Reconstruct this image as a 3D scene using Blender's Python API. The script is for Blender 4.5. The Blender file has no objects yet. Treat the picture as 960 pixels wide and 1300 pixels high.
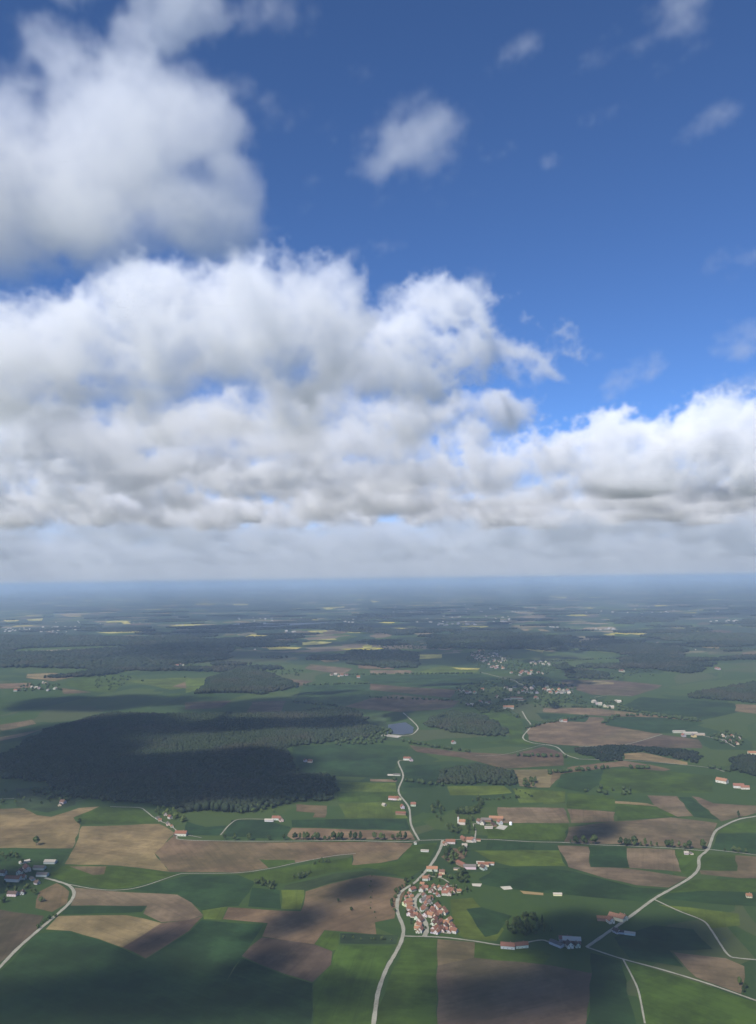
import bpy, bmesh, math, random, numpy as np, os
from mathutils import Vector, Matrix
random.seed(7)
sc = bpy.context.scene
DBG = os.environ.get('DBG', '')

# ------------------------------------------------------------------ camera (aerial view, 520 m above the fields)
F = 1073.0; CX, CY = 480.0, 650.0; H = 520.0; HORY = 735.0; ROLL = math.radians(0.75)
PITCH = math.atan((HORY - CY) / F)
cr, sr = math.cos(ROLL), math.sin(ROLL)
FWD = np.array([0, math.cos(PITCH), math.sin(PITCH)]); U0 = np.array([0, -math.sin(PITCH), math.cos(PITCH)]); R0 = np.array([1., 0, 0])
VX = cr*R0 - sr*U0; VY = sr*R0 + cr*U0
EYE = np.array([0, 0, H])
cam = bpy.data.cameras.new('camera'); co = bpy.data.objects.new('camera', cam); sc.collection.objects.link(co)
cam.sensor_fit = 'HORIZONTAL'; cam.sensor_width = 36; cam.lens = 36*F/960; cam.clip_start = 1; cam.clip_end = 500000
co.matrix_world = Matrix([[VX[0], VY[0], -FWD[0], 0], [VX[1], VY[1], -FWD[1], 0], [VX[2], VY[2], -FWD[2], H], [0, 0, 0, 1]])
sc.camera = co
# ------------------------------------------------------------------ sky, sun, exposure
SUN_EL = math.radians(43); SUN_AZ = math.radians(35)
SUN = np.array([-math.sin(SUN_AZ)*math.cos(SUN_EL), -math.cos(SUN_AZ)*math.cos(SUN_EL), math.sin(SUN_EL)])
w = bpy.data.worlds.new('World'); sc.world = w; w.use_nodes = True
nt = w.node_tree; sky = nt.nodes.new('ShaderNodeTexSky'); sky.sky_type = 'NISHITA'; sky.sun_disc = False
sky.sun_elevation = SUN_EL; sky.sun_rotation = math.atan2(SUN[0], SUN[1]); sky.altitude = 5000
sky.air_density = 1.0; sky.dust_density = 0.0; sky.ozone_density = 9.5
nt.links.new(sky.outputs[0], nt.nodes['Background'].inputs[0]); nt.nodes['Background'].inputs[1].default_value = 0.15
sl = bpy.data.lights.new('sun', 'SUN'); sl.energy = 5.0; sl.angle = math.radians(.5); sl.color = (1, .965, .92)
so = bpy.data.objects.new('sun', sl); sc.collection.objects.link(so); so.rotation_euler = Vector(SUN).to_track_quat('Z', 'Y').to_euler()
sc.view_settings.view_transform = 'Standard'; sc.view_settings.look = 'None'; sc.view_settings.exposure = 0.14; sc.view_settings.gamma = 1
sc.cycles.use_denoising = True; sc.cycles.max_bounces = 20; sc.cycles.volume_bounces = 14; sc.cycles.diffuse_bounces = 3
sc.cycles.volume_step_rate = 1.6; sc.cycles.volume_max_steps = 1500
sc.cycles.use_adaptive_sampling = True; sc.cycles.adaptive_threshold = 0.02

# ------------------------------------------------------------------ helpers
def ray(px, py):
    return FWD + VX*((px - CX)/F) + VY*((CY - py)/F)
def gp(px, py, z=0.0):
    """the point of the ground (height z) seen at a spot of the photograph"""
    d = ray(px, py); t = (z - H)/d[2]
    return np.array([d[0]*t, d[1]*t, z])
def link(o, parent=None):
    sc.collection.objects.link(o)
    if parent: o.parent = parent
    return o
def mesh(name, verts, faces, mats, parent=None, midx=None, smooth=False):
    me = bpy.data.meshes.new(name); me.from_pydata([tuple(v) for v in verts], [], [tuple(f) for f in faces])
    for m in (mats if isinstance(mats, (list, tuple)) else [mats]): me.materials.append(m)
    if midx is not None: me.polygons.foreach_set('material_index', midx)
    if smooth: me.polygons.foreach_set('use_smooth', [True]*len(me.polygons))
    me.update()
    return link(bpy.data.objects.new(name, me), parent)
def np_mesh(name, V, Fc, mat):
    """verts (n,3) and triangles (m,3) straight from numpy"""
    me = bpy.data.meshes.new(name); me.vertices.add(len(V)); me.vertices.foreach_set('co', V.astype(np.float32).ravel())
    k = Fc.shape[1]; n = len(Fc)
    me.loops.add(n*k); me.loops.foreach_set('vertex_index', Fc.astype(np.int32).ravel())
    me.polygons.add(n); me.polygons.foreach_set('loop_start', np.arange(0, n*k, k, dtype=np.int32))
    me.update(calc_edges=True); me.materials.append(mat)
    return link(bpy.data.objects.new(name, me))
ORD = ('first second third fourth fifth sixth seventh eighth ninth tenth eleventh twelfth thirteenth fourteenth fifteenth sixteenth seventeenth '
       'eighteenth nineteenth twentieth').split()
FROM = dict(north='top', west='left')
_tens = {2: 'twenty', 3: 'thirty', 4: 'forty', 5: 'fifty'}
def ordinal(i):
    n = i + 1
    if n <= 20: return ORD[n-1]
    t, u = divmod(n, 10)
    return _tens[t] + '-' + ORD[u-1] if u else {3: 'thirtieth', 4: 'fortieth', 5: 'fiftieth'}[t]
def tag(o, label, cat, group=None, kind=None):
    o['label'] = label; o['category'] = cat
    if group: o['group'] = group
    if kind: o['kind'] = kind

class NT:
    """small node-tree builder"""
    def __init__(s, name):
        s.m = bpy.data.materials.new(name); s.m.use_nodes = True; s.t = s.m.node_tree
        s.b = s.t.nodes['Principled BSDF']; s.b.inputs['Roughness'].default_value = .9; s.b.inputs['Specular IOR Level'].default_value = .15
    def n(s, typ, **kw):
        x = s.t.nodes.new(typ)
        for k, v in kw.items():
            if k.startswith('i_'): x.inputs[int(k[2:])].default_value = v
            else: setattr(x, k, v)
        return x
    def l(s, a, b): s.t.links.new(a, b)
    def math(s, op, a, b=None, clamp=False):
        x = s.n('ShaderNodeMath', operation=op, use_clamp=clamp)
        for i, v in enumerate((a, b)):
            if v is None: continue
            if isinstance(v, (int, float)): x.inputs[i].default_value = v
            else: s.l(v, x.inputs[i])
        return x.outputs[0]
    def mix(s, f, a, b, mode='MIX'):
        x = s.n('ShaderNodeMix', data_type='RGBA', blend_type=mode)
        for k, v in ((0, f), (6, a), (7, b)):
            if isinstance(v, (int, float)): x.inputs[k].default_value = v
            elif isinstance(v, tuple): x.inputs[k].default_value = v + (1,) if len(v) == 3 else v
            else: s.l(v, x.inputs[k])
        return x.outputs[2]
    def noise(s, vec, scale, detail=3, rough=.55, dims='3D'):
        x = s.n('ShaderNodeTexNoise', noise_dimensions=dims); x.inputs['Scale'].default_value = scale; x.inputs['Detail'].default_value = detail; x.inputs['Roughness'].default_value = rough
        if vec is not None: s.l(vec, x.inputs['Vector'])
        return x.outputs[0]
    def ramp(s, f, stops, interp='LINEAR'):
        x = s.n('ShaderNodeValToRGB'); e = x.color_ramp; e.interpolation = interp
        while len(e.elements) < len(stops): e.elements.new(.5)
        for el, (p, c) in zip(e.elements, stops): el.position = p; el.color = c + (1,) if len(c) == 3 else c
        s.l(f, x.inputs[0]); return x.outputs[0]
    def maprange(s, v, a, b, c=0., d=1., smooth=True):
        x = s.n('ShaderNodeMapRange', interpolation_type='SMOOTHSTEP' if smooth else 'LINEAR')
        s.l(v, x.inputs[0])
        for i, q in enumerate((a, b, c, d)): x.inputs[1+i].default_value = q
        return x.outputs[0]
    def pos(s): return s.n('ShaderNodeNewGeometry').outputs['Position']
    def color(s, c): s.l(c, s.b.inputs['Base Color']); return s.m

# ------------------------------------------------------------------ materials
GRASS = (0.048, 0.078, 0.010)
def field_material():
    """crop or soil: the object's own colour, broken by mottling and by rows along its own direction"""
    q = NT('field'); P = q.pos(); oi = q.n('ShaderNodeObjectInfo')
    at = q.n('ShaderNodeAttribute', attribute_type='OBJECT', attribute_name='row_angle')
    rot = q.n('ShaderNodeVectorRotate', rotation_type='Z_AXIS'); q.l(P, rot.inputs['Vector']); q.l(at.outputs['Fac'], rot.inputs['Angle'])
    st = q.n('ShaderNodeVectorMath', operation='MULTIPLY'); st.inputs[1].default_value = (0.07, 1, 1); q.l(rot.outputs[0], st.inputs[0])
    a = q.noise(P, 1/130, 4, .6); b = q.noise(P, 1/22, 3, .6); c = q.noise(st.outputs[0], 1/9, 3, .65); d = q.noise(P, 1/420, 2)
    v = q.math('ADD', q.math('MULTIPLY', q.math('SUBTRACT', a, .5), 1.5), q.math('MULTIPLY', q.math('SUBTRACT', b, .5), .45))
    v = q.math('ADD', v, q.math('MULTIPLY', q.math('SUBTRACT', c, .5), .55)); v = q.math('ADD', v, q.math('MULTIPLY', q.math('SUBTRACT', oi.outputs['Random'], .5), .22))
    sy = q.n('ShaderNodeSeparateXYZ'); q.l(rot.outputs[0], sy.inputs[0])
    tram = q.maprange(q.math('ABSOLUTE', q.math('SINE', q.math('MULTIPLY', q.math('ADD', sy.outputs[1], q.math('MULTIPLY', a, 5.0)), math.pi/26))), 0, .16, .86, 1)
    gain = q.math('MULTIPLY', q.math('ADD', v, 1.0), tram)
    g = q.n('ShaderNodeVectorMath', operation='SCALE'); q.l(oi.outputs['Color'], g.inputs[0]); q.l(gain, g.inputs['Scale'])
    g2 = q.n('ShaderNodeVectorMath', operation='SCALE'); q.l(g.outputs[0], g2.inputs[0]); e = q.noise(P, 1/75, 5, .68); q.l(q.maprange(e, .40, .62, .72, 1.12), g2.inputs['Scale']); g = g2
    tint = q.maprange(d, .45, .62, 0, .35)
    return q.color(q.mix(tint, g.outputs[0], q.mix(.5, g.outputs[0], GRASS)))
def tint_material(name, amp=.35, scale=1/3, rough=.85):
    q = NT(name); oi = q.n('ShaderNodeObjectInfo'); tc = q.n('ShaderNodeTexCoord')
    a = q.noise(tc.outputs['Object'], scale, 4, .65); q.b.inputs['Roughness'].default_value = rough
    g = q.n('ShaderNodeVectorMath', operation='SCALE'); q.l(oi.outputs['Color'], g.inputs[0])
    q.l(q.math('ADD', q.math('MULTIPLY', q.math('SUBTRACT', a, .5), amp*2), 1.0), g.inputs['Scale'])
    return q.color(g.outputs[0])
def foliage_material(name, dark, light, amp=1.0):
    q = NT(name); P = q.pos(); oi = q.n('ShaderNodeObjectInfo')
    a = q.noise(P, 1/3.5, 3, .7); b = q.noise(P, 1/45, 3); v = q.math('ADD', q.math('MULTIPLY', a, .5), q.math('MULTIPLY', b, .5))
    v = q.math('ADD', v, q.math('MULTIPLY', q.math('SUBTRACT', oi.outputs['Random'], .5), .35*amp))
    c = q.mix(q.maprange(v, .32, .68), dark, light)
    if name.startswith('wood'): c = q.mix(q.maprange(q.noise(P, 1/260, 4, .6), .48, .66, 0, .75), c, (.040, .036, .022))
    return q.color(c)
def road_material():
    q = NT('pale_road'); P = q.pos(); a = q.noise(P, 1/25, 4, .6); b = q.noise(P, 1/2.5, 3)
    v = q.math('ADD', q.math('MULTIPLY', a, .6), q.math('MULTIPLY', b, .4))
    return q.color(q.ramp(v, [(.3, (.19, .175, .125)), (.5, (.29, .27, .20)), (.7, (.37, .35, .26))]))
def ground_material():
    """meadow close by; a patchwork of small fields and woods from a few kilometres out to the horizon"""
    q = NT('countryside'); P = q.pos()
    warp = q.n('ShaderNodeTexNoise'); warp.inputs['Scale'].default_value = 1/700; warp.inputs['Detail'].default_value = 3; q.l(P, warp.inputs['Vector'])
    wv = q.n('ShaderNodeVectorMath', operation='MULTIPLY_ADD'); q.l(warp.outputs['Color'], wv.inputs[0]); wv.inputs[1].default_value = (260, 260, 0); q.l(P, wv.inputs[2])
    def cells(ang, sx, sy):
        r = q.n('ShaderNodeVectorRotate', rotation_type='Z_AXIS'); q.l(wv.outputs[0], r.inputs['Vector']); r.inputs['Angle'].default_value = ang
        m = q.n('ShaderNodeVectorMath', operation='MULTIPLY'); q.l(r.outputs[0], m.inputs[0]); m.inputs[1].default_value = (1/sx, 1/sy, 0)
        v = q.n('ShaderNodeTexVoronoi', voronoi_dimensions='2D', distance='CHEBYCHEV'); v.inputs['Scale'].default_value = 1; v.inputs['Randomness'].default_value = .85
        q.l(m.outputs[0], v.inputs['Vector'])
        s = q.n('ShaderNodeSeparateColor'); q.l(v.outputs['Color'], s.inputs[0]); return s
    c1 = cells(.3, 230, 420); c2 = cells(1.2, 200, 330)
    sel = q.maprange(q.noise(P, 1/1800, 1), .49, .51)
    rnd = q.math('ADD', q.math('MULTIPLY', c1.outputs[0], q.math('SUBTRACT', 1, sel)), q.math('MULTIPLY', c2.outputs[0], sel))
    G1, G2, G3 = (.022, .046, .019), GRASS, (.058, .085, .026)
    pat = q.ramp(rnd, [(0, G1), (.24, G2), (.42, G3), (.50, (.15, .11, .065)), (.64, (.22, .17, .10)), (.74, G1), (.90, (.03, .05, .022)), (.978, (.45, .37, .04))], 'CONSTANT')
    sep = q.n('ShaderNodeSeparateXYZ'); q.l(P, sep.inputs[0])
    far = q.maprange(sep.outputs[1], 5200, 6200)
    near = q.mix(q.noise(P, 1/160, 5, .62), (.034, .061, .009), (.062, .090, .014))
    near = q.mix(q.maprange(q.noise(P, 1/14, 4, .7), .3, .7, 0, .5), near, (.028, .052, .017))
    near = q.mix(.55, near, q.ramp(rnd, [(0, (.020, .042, .018)), (.22, (.040, .070, .018)), (.45, (.058, .082, .022)), (.62, (.030, .058, .016)), (.80, (.075, .078, .036)), (.88, (.036, .064, .020))], 'CONSTANT'))
    # scattered woods: thicker with distance
    fo = q.math('ADD', q.noise(P, 1/1500, 6, .6), q.maprange(sep.outputs[1], 5000, 16000, 0, .05, False))
    wood = q.math('MULTIPLY', q.maprange(fo, .525, .54), far)
    col = q.mix(far, near, pat)
    col = q.mix(wood, col, q.mix(q.noise(P, 1/30, 4, .7), (.012, .022, .012), (.032, .050, .022)))
    return q.color(col)
M_FIELD = field_material(); M_ROAD = road_material(); M_GROUND = ground_material()
M_ROOF = tint_material('clay_roof', .35, .9); M_WALL = tint_material('render_wall', .12, .3); M_GLASS = tint_material('window_glass', .1, 1, .3)
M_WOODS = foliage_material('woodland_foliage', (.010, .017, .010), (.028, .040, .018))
M_LEAF = foliage_material('leaves', (.034, .052, .018), (.086, .112, .036))
M_SPRING = foliage_material('spring_leaves', (.06, .09, .022), (.13, .16, .045))
M_BARK = NT('bark').m; M_BARK.node_tree.nodes['Principled BSDF'].inputs[0].default_value = (.07, .05, .035, 1)

# ------------------------------------------------------------------ ground
gx, gy0, gy1 = 110000, -3000, 150000
xs = np.array([-gx, -40000, -14000, -5000, 0, 5000, 14000, 40000, gx], float); ys = np.array([gy0, 0, 4000, 12000, 30000, 70000, gy1], float)
gv = [(x, y, 0) for y in ys for x in xs]; nx = len(xs)
gf = [(j*nx+i, j*nx+i+1, (j+1)*nx+i+1, (j+1)*nx+i) for j in range(len(ys)-1) for i in range(nx-1)]
g = mesh('ground', gv, gf, M_GROUND); g['kind'] = 'structure'

# fields: outlines on the ground, each a thin sheet of its own
COL = dict(G=GRASS, D=(.023, .048, .014), L=(.085, .112, .017), B=(.154, .105, .058), T=(.198, .145, .066), R=(.100, .067, .042), Y=(.44, .37, .09), C=(.42, .38, .30), K=(.036, .056, .020))
NAMES = dict(G='meadow_field', D='wheat_field', L='pasture_field', B='ploughed_field', T='stubble_field', R='ploughed_field', Y='rapeseed_field', C='gravel_field', K='rough_field')
FIELDS = [
 # lower left
 ('T', [(-60,1030),(0,1027),(30,1026),(47,1035),(65,1037),(100,1026),(126,1024),(93,1038),(102,1047),(92,1077),(40,1077),(-60,1076)]),
 ('G', [(126,1024),(175,1025.5),(190,1035),(201,1045),(107,1047),(93,1038)]),
 ('T', [(104,1049),(202,1046),(222,1058),(196,1083),(215,1107),(150,1099),(82,1097),(95,1075)]),
 ('B', [(222,1060),(226,1066),(300,1069),(372,1069.5),(440,1069),(524,1070.5),(520,1077),(505,1091),(462,1099),(447,1098),(448,1085),(430,1086),(376,1095),(329,1091),(341,1102),(300,1108),(215,1107),(196,1083)]),
 ('B', [(371,1051),(440,1053),(520,1055),(527,1066),(440,1066),(372,1066),(364,1061)]),
 ('D', [(370,1041),(440,1040),(516,1040),(521,1054),(440,1052),(371,1050)]),
 ('L', [(430,1020),(508,1018),(518,1039),(438,1039)]),
 ('G', [(429,1006),(503,1006),(507,1017),(429,1018.5)]),
 ('L', [(430,993),(502,994),(503,1005),(428,1005)]),
 ('B', [(470,989),(505,990),(503,993),(470,992)]),
 ('B', [(376,1021),(415,1023),(413,1038),(397,1038),(400,1032),(376,1030)]),
 ('D', [(294,1041),(338,1041),(369,1050),(364,1065),(282,1062)]),
 ('D', [(238,1043),(262,1050),(288,1048),(278,1061),(232,1061)]),
 ('G', [(82,1098),(150,1100),(215,1108),(225,1110),(165,1127),(140,1129),(92,1121),(62,1112)]),
 ('B', [(88,1100),(135,1100),(132,1110),(118,1111)]),
 ('D', [(165,1130),(240,1111),(322,1111),(325,1118),(303,1150),(290,1151),(256,1156),(243,1146),(215,1136),(180,1132)]),
 ('B', [(95,1127),(140,1131.5),(225,1136),(243,1146),(258,1162),(240,1168),(205,1171),(182,1160),(187,1150),(90,1150)]),
 ('D', [(87,1150),(187,1150),(180,1158),(78,1161)]),
 ('T', [(74,1163),(160,1162),(205,1172),(180,1188),(155,1203),(125,1192),(90,1182),(58,1180)]),
 ('R', [(205,1172),(240,1168),(258,1163),(240,1182),(212,1200),(185,1217),(155,1203),(180,1188)]),
 ('B', [(72,1121),(88,1132),(85,1147),(66,1158),(45,1153),(50,1132)]),
 ('R', [(-60,1148),(0,1155),(56,1163),(46,1181),(0,1222),(-60,1272)]),
 ('D', [(50,1185),(88,1182),(125,1193),(155,1204),(185,1218),(212,1201),(240,1184),(256,1168),(335,1174),(308,1215),(290,1241),(240,1320),(-90,1320),(-60,1282),(0,1233)]),
 ('L', [(257,1156),(289,1151),(281,1168),(259,1167)]),
 ('B', [(290,1152),(382,1157),(388,1132),(420,1122),(470,1111),(518,1117),(501,1166),(476,1171),(478,1187),(412,1181),(399,1199),(333,1189),(340,1172),(283,1167)]),
 ('R', [(307,1214),(333,1190),(400,1199.5),(422,1208),(420,1225),(397,1247),(360,1236)]),
 ('K', [(362,1124),(425,1109),(480,1104),(470,1110),(420,1121),(388,1131),(360,1129)]),
 ('D', [(320,1127),(355,1130),(357,1154),(315,1151)]),
 ('L', [(357,1130),(386,1130),(382,1155),(357,1154)]),
 ('G', [(330,1092),(374,1092),(375,1095),(342,1101.5)]),
 ('G', [(300,1110),(342,1105),(447,1088),(447,1099),(480,1100),(425,1107),(362,1122),(340,1120),(322,1119)]),
 ('G', [(447,1099),(505,1093),(524,1073),(555,1070),(545,1097),(518,1116),(480,1104)]),
 ('G', [(400,1199),(412,1182),(431,1184),(430,1205),(422,1207)]),
 ('K', [(432,1185),(506,1188),(503,1199),(432,1198)]),
 ('G', [(430,1200),(500,1201),(484,1240),(474,1280),(468,1320),(395,1320),(398,1250),(421,1226)]),
 ('D', [(307,1216),(360,1238),(397,1249),(395,1320),(240,1320),(290,1242)]),
 # lower centre
 ('G', [(517,1191),(555,1192.5),(556,1320),(470,1320),(480,1280),(500,1228)]),
 ('B', [(555.5,1192.5),(603,1196.5),(602,1217),(560,1226),(556,1226)]),
 ('R', [(556,1226),(602,1216),(640,1219),(700,1226),(752,1236),(744,1320),(556,1320)]),
 ('G', [(603,1197),(640,1202),(680,1205),(700,1212),(690,1224),(602,1216)]),
 ('L', [(572,1142),(600,1140),(640,1180),(630,1195),(590,1192),(580,1185)]),
 ('D', [(592,1154),(612,1152),(650,1163),(632,1186),(616,1190)]),
 # right
 ('D', [(608,1116),(630,1102),(700,1103),(730,1107),(773,1118),(808,1127),(846,1129),(816,1145),(749,1139),(700,1134),(655,1130),(613,1123)]),
 ('B', [(708,1073.5),(747,1075),(750,1101),(800,1103),(873,1114),(849,1127),(808,1124),(768,1115),(722,1101),(720,1095)]),
 ('D', [(747.5,1075),(795,1076.5),(799,1102),(750.5,1101)]),
 ('B', [(796,1076.5),(857,1079),(865,1107),(799.5,1102)]),
 ('G', [(857.5,1079),(890,1081),(885,1103),(873,1113),(865,1107)]),
 ('B', [(781,1043),(852,1038),(911,1045),(906,1055),(897,1078),(868,1076),(790,1072),(749,1071),(716,1069),(722,1050)]),
 ('B', [(632,1025),(716,1026),(723,1045),(634,1045)]),
 ('B', [(720,1027),(781,1031),(780,1043),(725,1045)]),
 ('L', [(690,1006),(718,1006),(718,1020),(690,1021)]),
 ('G', [(720,1007),(779,1011),(781,1030),(720,1026)]),
 ('T', [(781,1017),(822,1020),(835,1024),(781,1020)]),
 ('G', [(781,1020),(835,1024.5),(860,1036),(784,1042)]),
 ('B', [(822,1010),(860,1011),(880,1036),(860,1037),(830,1022)]),
 ('D', [(862,1012),(877,1012),(914,1041),(881,1037)]),
 ('B', [(878,1011),(887,1012),(906,1020),(980,1024),(980,1028),(936,1038),(916,1043)]),
 ('D', [(912,1058),(985,1058),(985,1088),(903,1080)]),
 ('G', [(925,1048),(985,1037),(985,1057),(912,1057)]),
 ('G', [(891,1084),(933,1086),(936,1106),(889,1104)]),
 ('B', [(934,1086),(985,1090),(985,1117),(936,1115),(890,1110),(888,1105),(936,1106)]),
 ('G', [(880,1117),(936,1116),(985,1118),(985,1150),(900,1145),(850,1133)]),
 ('D', [(850,1134),(900,1131),(985,1134),(985,1152),(900,1147),(840,1141)]),
 ('L', [(836,1149),(873,1152),(938,1160),(940,1175),(905,1179),(893,1168),(865,1157)]),
 ('B', [(855,1209),(868,1211),(922,1217),(945,1227),(946,1241),(941,1262),(911,1251),(884,1241),(873,1231)]),
 ('D', [(750,1210),(788,1220),(812,1320),(744,1320),(752,1236)]),
 ('G', [(793,1220),(835,1232),(890,1249),(938,1266),(985,1282),(985,1320),(822,1320),(808,1250)]),
 ('D', [(780,1190),(830,1175),(880,1180),(905,1205),(850,1207),(868,1228),(800,1217)]),
 ('D', [(619,1068),(680,1070),(678,1079),(617,1079)]),
 ('L', [(602,1080),(710,1080),(719,1100),(650,1100),(625,1094)]),
 ('G', [(617,1046),(722,1046.5),(716,1068),(619,1065)]),
 ('C', [(629,1052),(635,1047),(645,1049),(640,1054)]),
 ('C', [(635,1126),(648,1125),(651,1129),(640,1130)]),
 ('C', [(599,1122),(612,1122),(610,1126),(600,1125)]),
 ('T', [(660,1131),(690,1134),(690,1137),(665,1135)]),
 ('B', [(560,1088),(575,1077),(594,1079),(590,1090),(570,1095)]),
 # middle
 ('L', [(568,998),(640,998),(650,1007),(610,1010),(572,1010)]),
 ('L', [(650,1001),(685,1003),(718,1005),(716,1018),(660,1020),(655,1010)]),
 ('T', [(638,977),(715,977),(698,1000),(683,1000),(660,998),(658,988),(640,982)]),
 ('B', [(669,925),(690,919),(746,910),(765,911),(770,921),(835,931),(841,932),(792,946),(735,947),(700,945),(672,940)]),
 ('R', [(793,946),(841,933),(887,939),(892,950),(810,949)]),
 ('T', [(792,957),(816,955.5),(873,968),(873,972),(814,965),(793,964)]),
 ('B', [(700,981),(727,973),(792,966),(830,972),(852,977),(835,981),(792,973),(762,976),(716,982),(700,996)]),
 ('D', [(713,983),(765,977),(766,993),(743,1007),(705,999)]),
 ('G', [(767,977),(800,975),(906,985),(906,1007),(780,1007),(760,1000)]),
 ('D', [(768,920),(776,912),(816,909),(895,918),(852,931),(830,931)]),
 ('D', [(787,898),(814,885),(933,893),(938,904),(890,915),(835,908)]),
 ('B', [(935,894),(985,896),(985,909),(933,903)]),
 ('R', [(716,863),(778,863.5),(841,870),(835,874),(803,884),(751,882),(727,874),(705,871)]),
 ('T', [(749,869),(754,864),(779,866.5),(779,869)]),
 ('B', [(690,899),(754,899),(814,906),(881,915),(835,911),(765,909),(690,904)]),
 ('D', [(680,905),(749,909),(743,917),(690,914)]),
 ('B', [(470,851),(521,851),(526,855),(470,856)]),
 ('L', [(526,855),(561,845),(610,851),(602,855)]),
 ('D', [(440,858),(610,855.5),(660,868),(640,872),(575,874),(470,867.5)]),
 ('R', [(470,868),(512,872),(580,876),(572,886),(512,880),(470,876)]),
 ('R', [(438,897),(470,887),(500,882),(583,890),(575,898),(556,901),(507,904),(468,901)]),
 ('G', [(585,893),(642,900),(664,917),(664,938),(680,946),(605,944),(648,938),(645,922),(572,903)]),
 ('R', [(520,946),(585,955),(650,958),(690,948),(714,956),(716,972),(640,976),(585,962),(530,955)]),
 ('K', [(450,915),(490,905),(492,934),(520,940),(470,940),(430,938)]),
 ('D', [(370,948),(460,944),(520,948),(505,962),(500,988),(430,986),(382,984)]),
 ('D', [(515,972),(560,970),(560,996),(545,1000),(512,1000),(513,984)]),
 # left, further off
 ('T', [(35,856),(70,854.5),(95,860),(68,865),(33,861)]),
 ('B', [(-40,869),(40,867),(38,873),(-40,876)]),
 ('B', [(78,873.5),(116,879),(81,881)]),
 ('L', [(157,864),(238,860),(246,864),(238,873),(217,876),(190,870)]),
 ('B', [(218,872),(240,864),(247,865),(238,874)]),
 ('G', [(76,868),(122,856.5),(173,858),(155,865),(146,880),(119,879)]),
 ('B', [(-10,922),(40,914),(46,919),(3,928)]), ('B', [(-10,938),(54,926),(32,934),(0,941)]),
 ('B', [(386,849),(394,843.5),(449,849),(435,856)]),
 ('R', [(321,891),(363,890),(356,905),(313,905)]),
 ('R', [(235,891.5),(294,889.5),(281,899),(235,901)]),
 ('T', [(419,888),(427,883.5),(446,881.5),(443,886.5),(424,891)]),
 ('R', [(348,860),(397,865),(381,871),(359,867)]),
 ('L', [(236,862),(281,860.5),(254,875),(236,880)]),
 ('D', [(265,905),(312,906),(300,914),(255,912)]),
 ('D', [(386,870),(470,869),(470,886),(430,897),(372,892)]),
 ('B', [(455,843),(500,846),(500,850),(455,849)]), ('K', [(20,1001),(95,1003),(96,1022),(60,1032),(20,1024)]), ('D', [(0,1079),(60,1079),(88,1082),(78,1098),(60,1104),(0,1100),(-60,1100),(-60,1079)]),
 # rapeseed and other bright strips out to the horizon
 ('Y', [(533,831),(561,831),(561,836),(533,837)]), ('Y', [(664,824),(675,822),(691,826),(689,829)]), ('Y', [(573,847.5),(610,848.5),(607,850.5),(583,850)]),
 ('Y', [(208,796),(228,793),(260,792),(240,797)]), ('Y', [(120,803.5),(160,801.5),(181,802.5),(140,804.5)]), ('Y', [(310,809),(320,805.5),(340,807),(315,811)]),
 ('Y', [(390,801),(415,800.5),(417,804),(395,803)]), ('Y', [(430,801.5),(452,801),(470,804),(445,803.5)]), ('Y', [(295,767),(315,766.5),(315,768.5),(297,768.5)]),
 ('Y', [(410,772.5),(437,769.5),(438,772),(415,774)]), ('Y', [(33,786),(55,785),(53,788),(36,788)]), ('Y', [(400,812.5),(425,811),(428,812.5)]),
 ('Y', [(468,824),(477,821.5),(480,825.5)]), ('Y', [(772,787),(788,787),(788,789.5),(774,789)]), ('Y', [(780,803),(800,801),(827,806),(815,807)]),
 ('Y', [(853,801),(888,801.5),(886,803)]), ('Y', [(695,757.5),(720,758),(718,760)]), ('T', [(537,765),(560,764.5),(562,766.5)]),
 ('T', [(890,819),(915,820),(912,824),(892,823)]), ('Y', [(495,797),(515,797.5),(513,799)]), ('T', [(660,798),(690,799),(700,802),(665,801)]), ('Y', [(470,762),(482,764),(474,765)]),
 ('T', [(75,780),(110,779),(112,782),(85,783)]), ('T', [(195,779),(222,777.5),(220,780)]), ('L', [(240,818),(260,817),(258,819)]),
]
N_NEAR = len(FIELDS)
_f = random.Random(12)
for _ in range(150):      # narrow strips of the far plain
    x_, y_ = _f.uniform(-20, 980), 742 + 98*_f.random()**1.25; wd_ = _f.uniform(5, 24)*(.5+.5*(y_-735)/100); hh_ = max(.5, (y_-735)*_f.uniform(.014, .034)); sk_ = _f.uniform(-6, 6)
    if 520 < x_ < 745 and y_ > 818: continue
    FIELDS.append((_f.choice('TTTBBLLLGYYRD'), [(x_-wd_, y_-hh_*.3), (x_+sk_, y_-hh_), (x_+wd_, y_-hh_*.4), (x_+wd_*.8+sk_, y_+hh_*.6), (x_-wd_*.7+sk_, y_+hh_)]))
def outline(pts, amp=2.6):
    """world outline, its edges divided and made a little uneven"""
    P = [gp(*p)[:2] for p in pts]; out = []; rr = random.Random(int(abs(P[0][0])*7))
    for a, b in zip(P, P[1:] + P[:1]):
        L = np.linalg.norm(b-a); n = max(1, min(14, int(L/28)))
        nrm = np.array([-(b-a)[1], (b-a)[0]])/max(L, 1e-6)
        for i in range(n):
            out.append(a + (b-a)*(i/n) + (nrm*rr.uniform(-amp, amp) if i else 0))
    return out
def flat_poly(name, P2, z, mat, skirt=.0):
    bm = bmesh.new(); f = bm.faces.new([bm.verts.new((p[0], p[1], z)) for p in P2])
    bmesh.ops.triangulate(bm, faces=[f], ngon_method='EAR_CLIP'); bmesh.ops.recalc_face_normals(bm, faces=bm.faces[:])
    if sum(f.normal.z for f in bm.faces) < 0: bmesh.ops.reverse_faces(bm, faces=bm.faces[:])
    me = bpy.data.meshes.new(name); bm.to_mesh(me); bm.free(); me.materials.append(mat)
    return link(bpy.data.objects.new(name, me))
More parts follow.
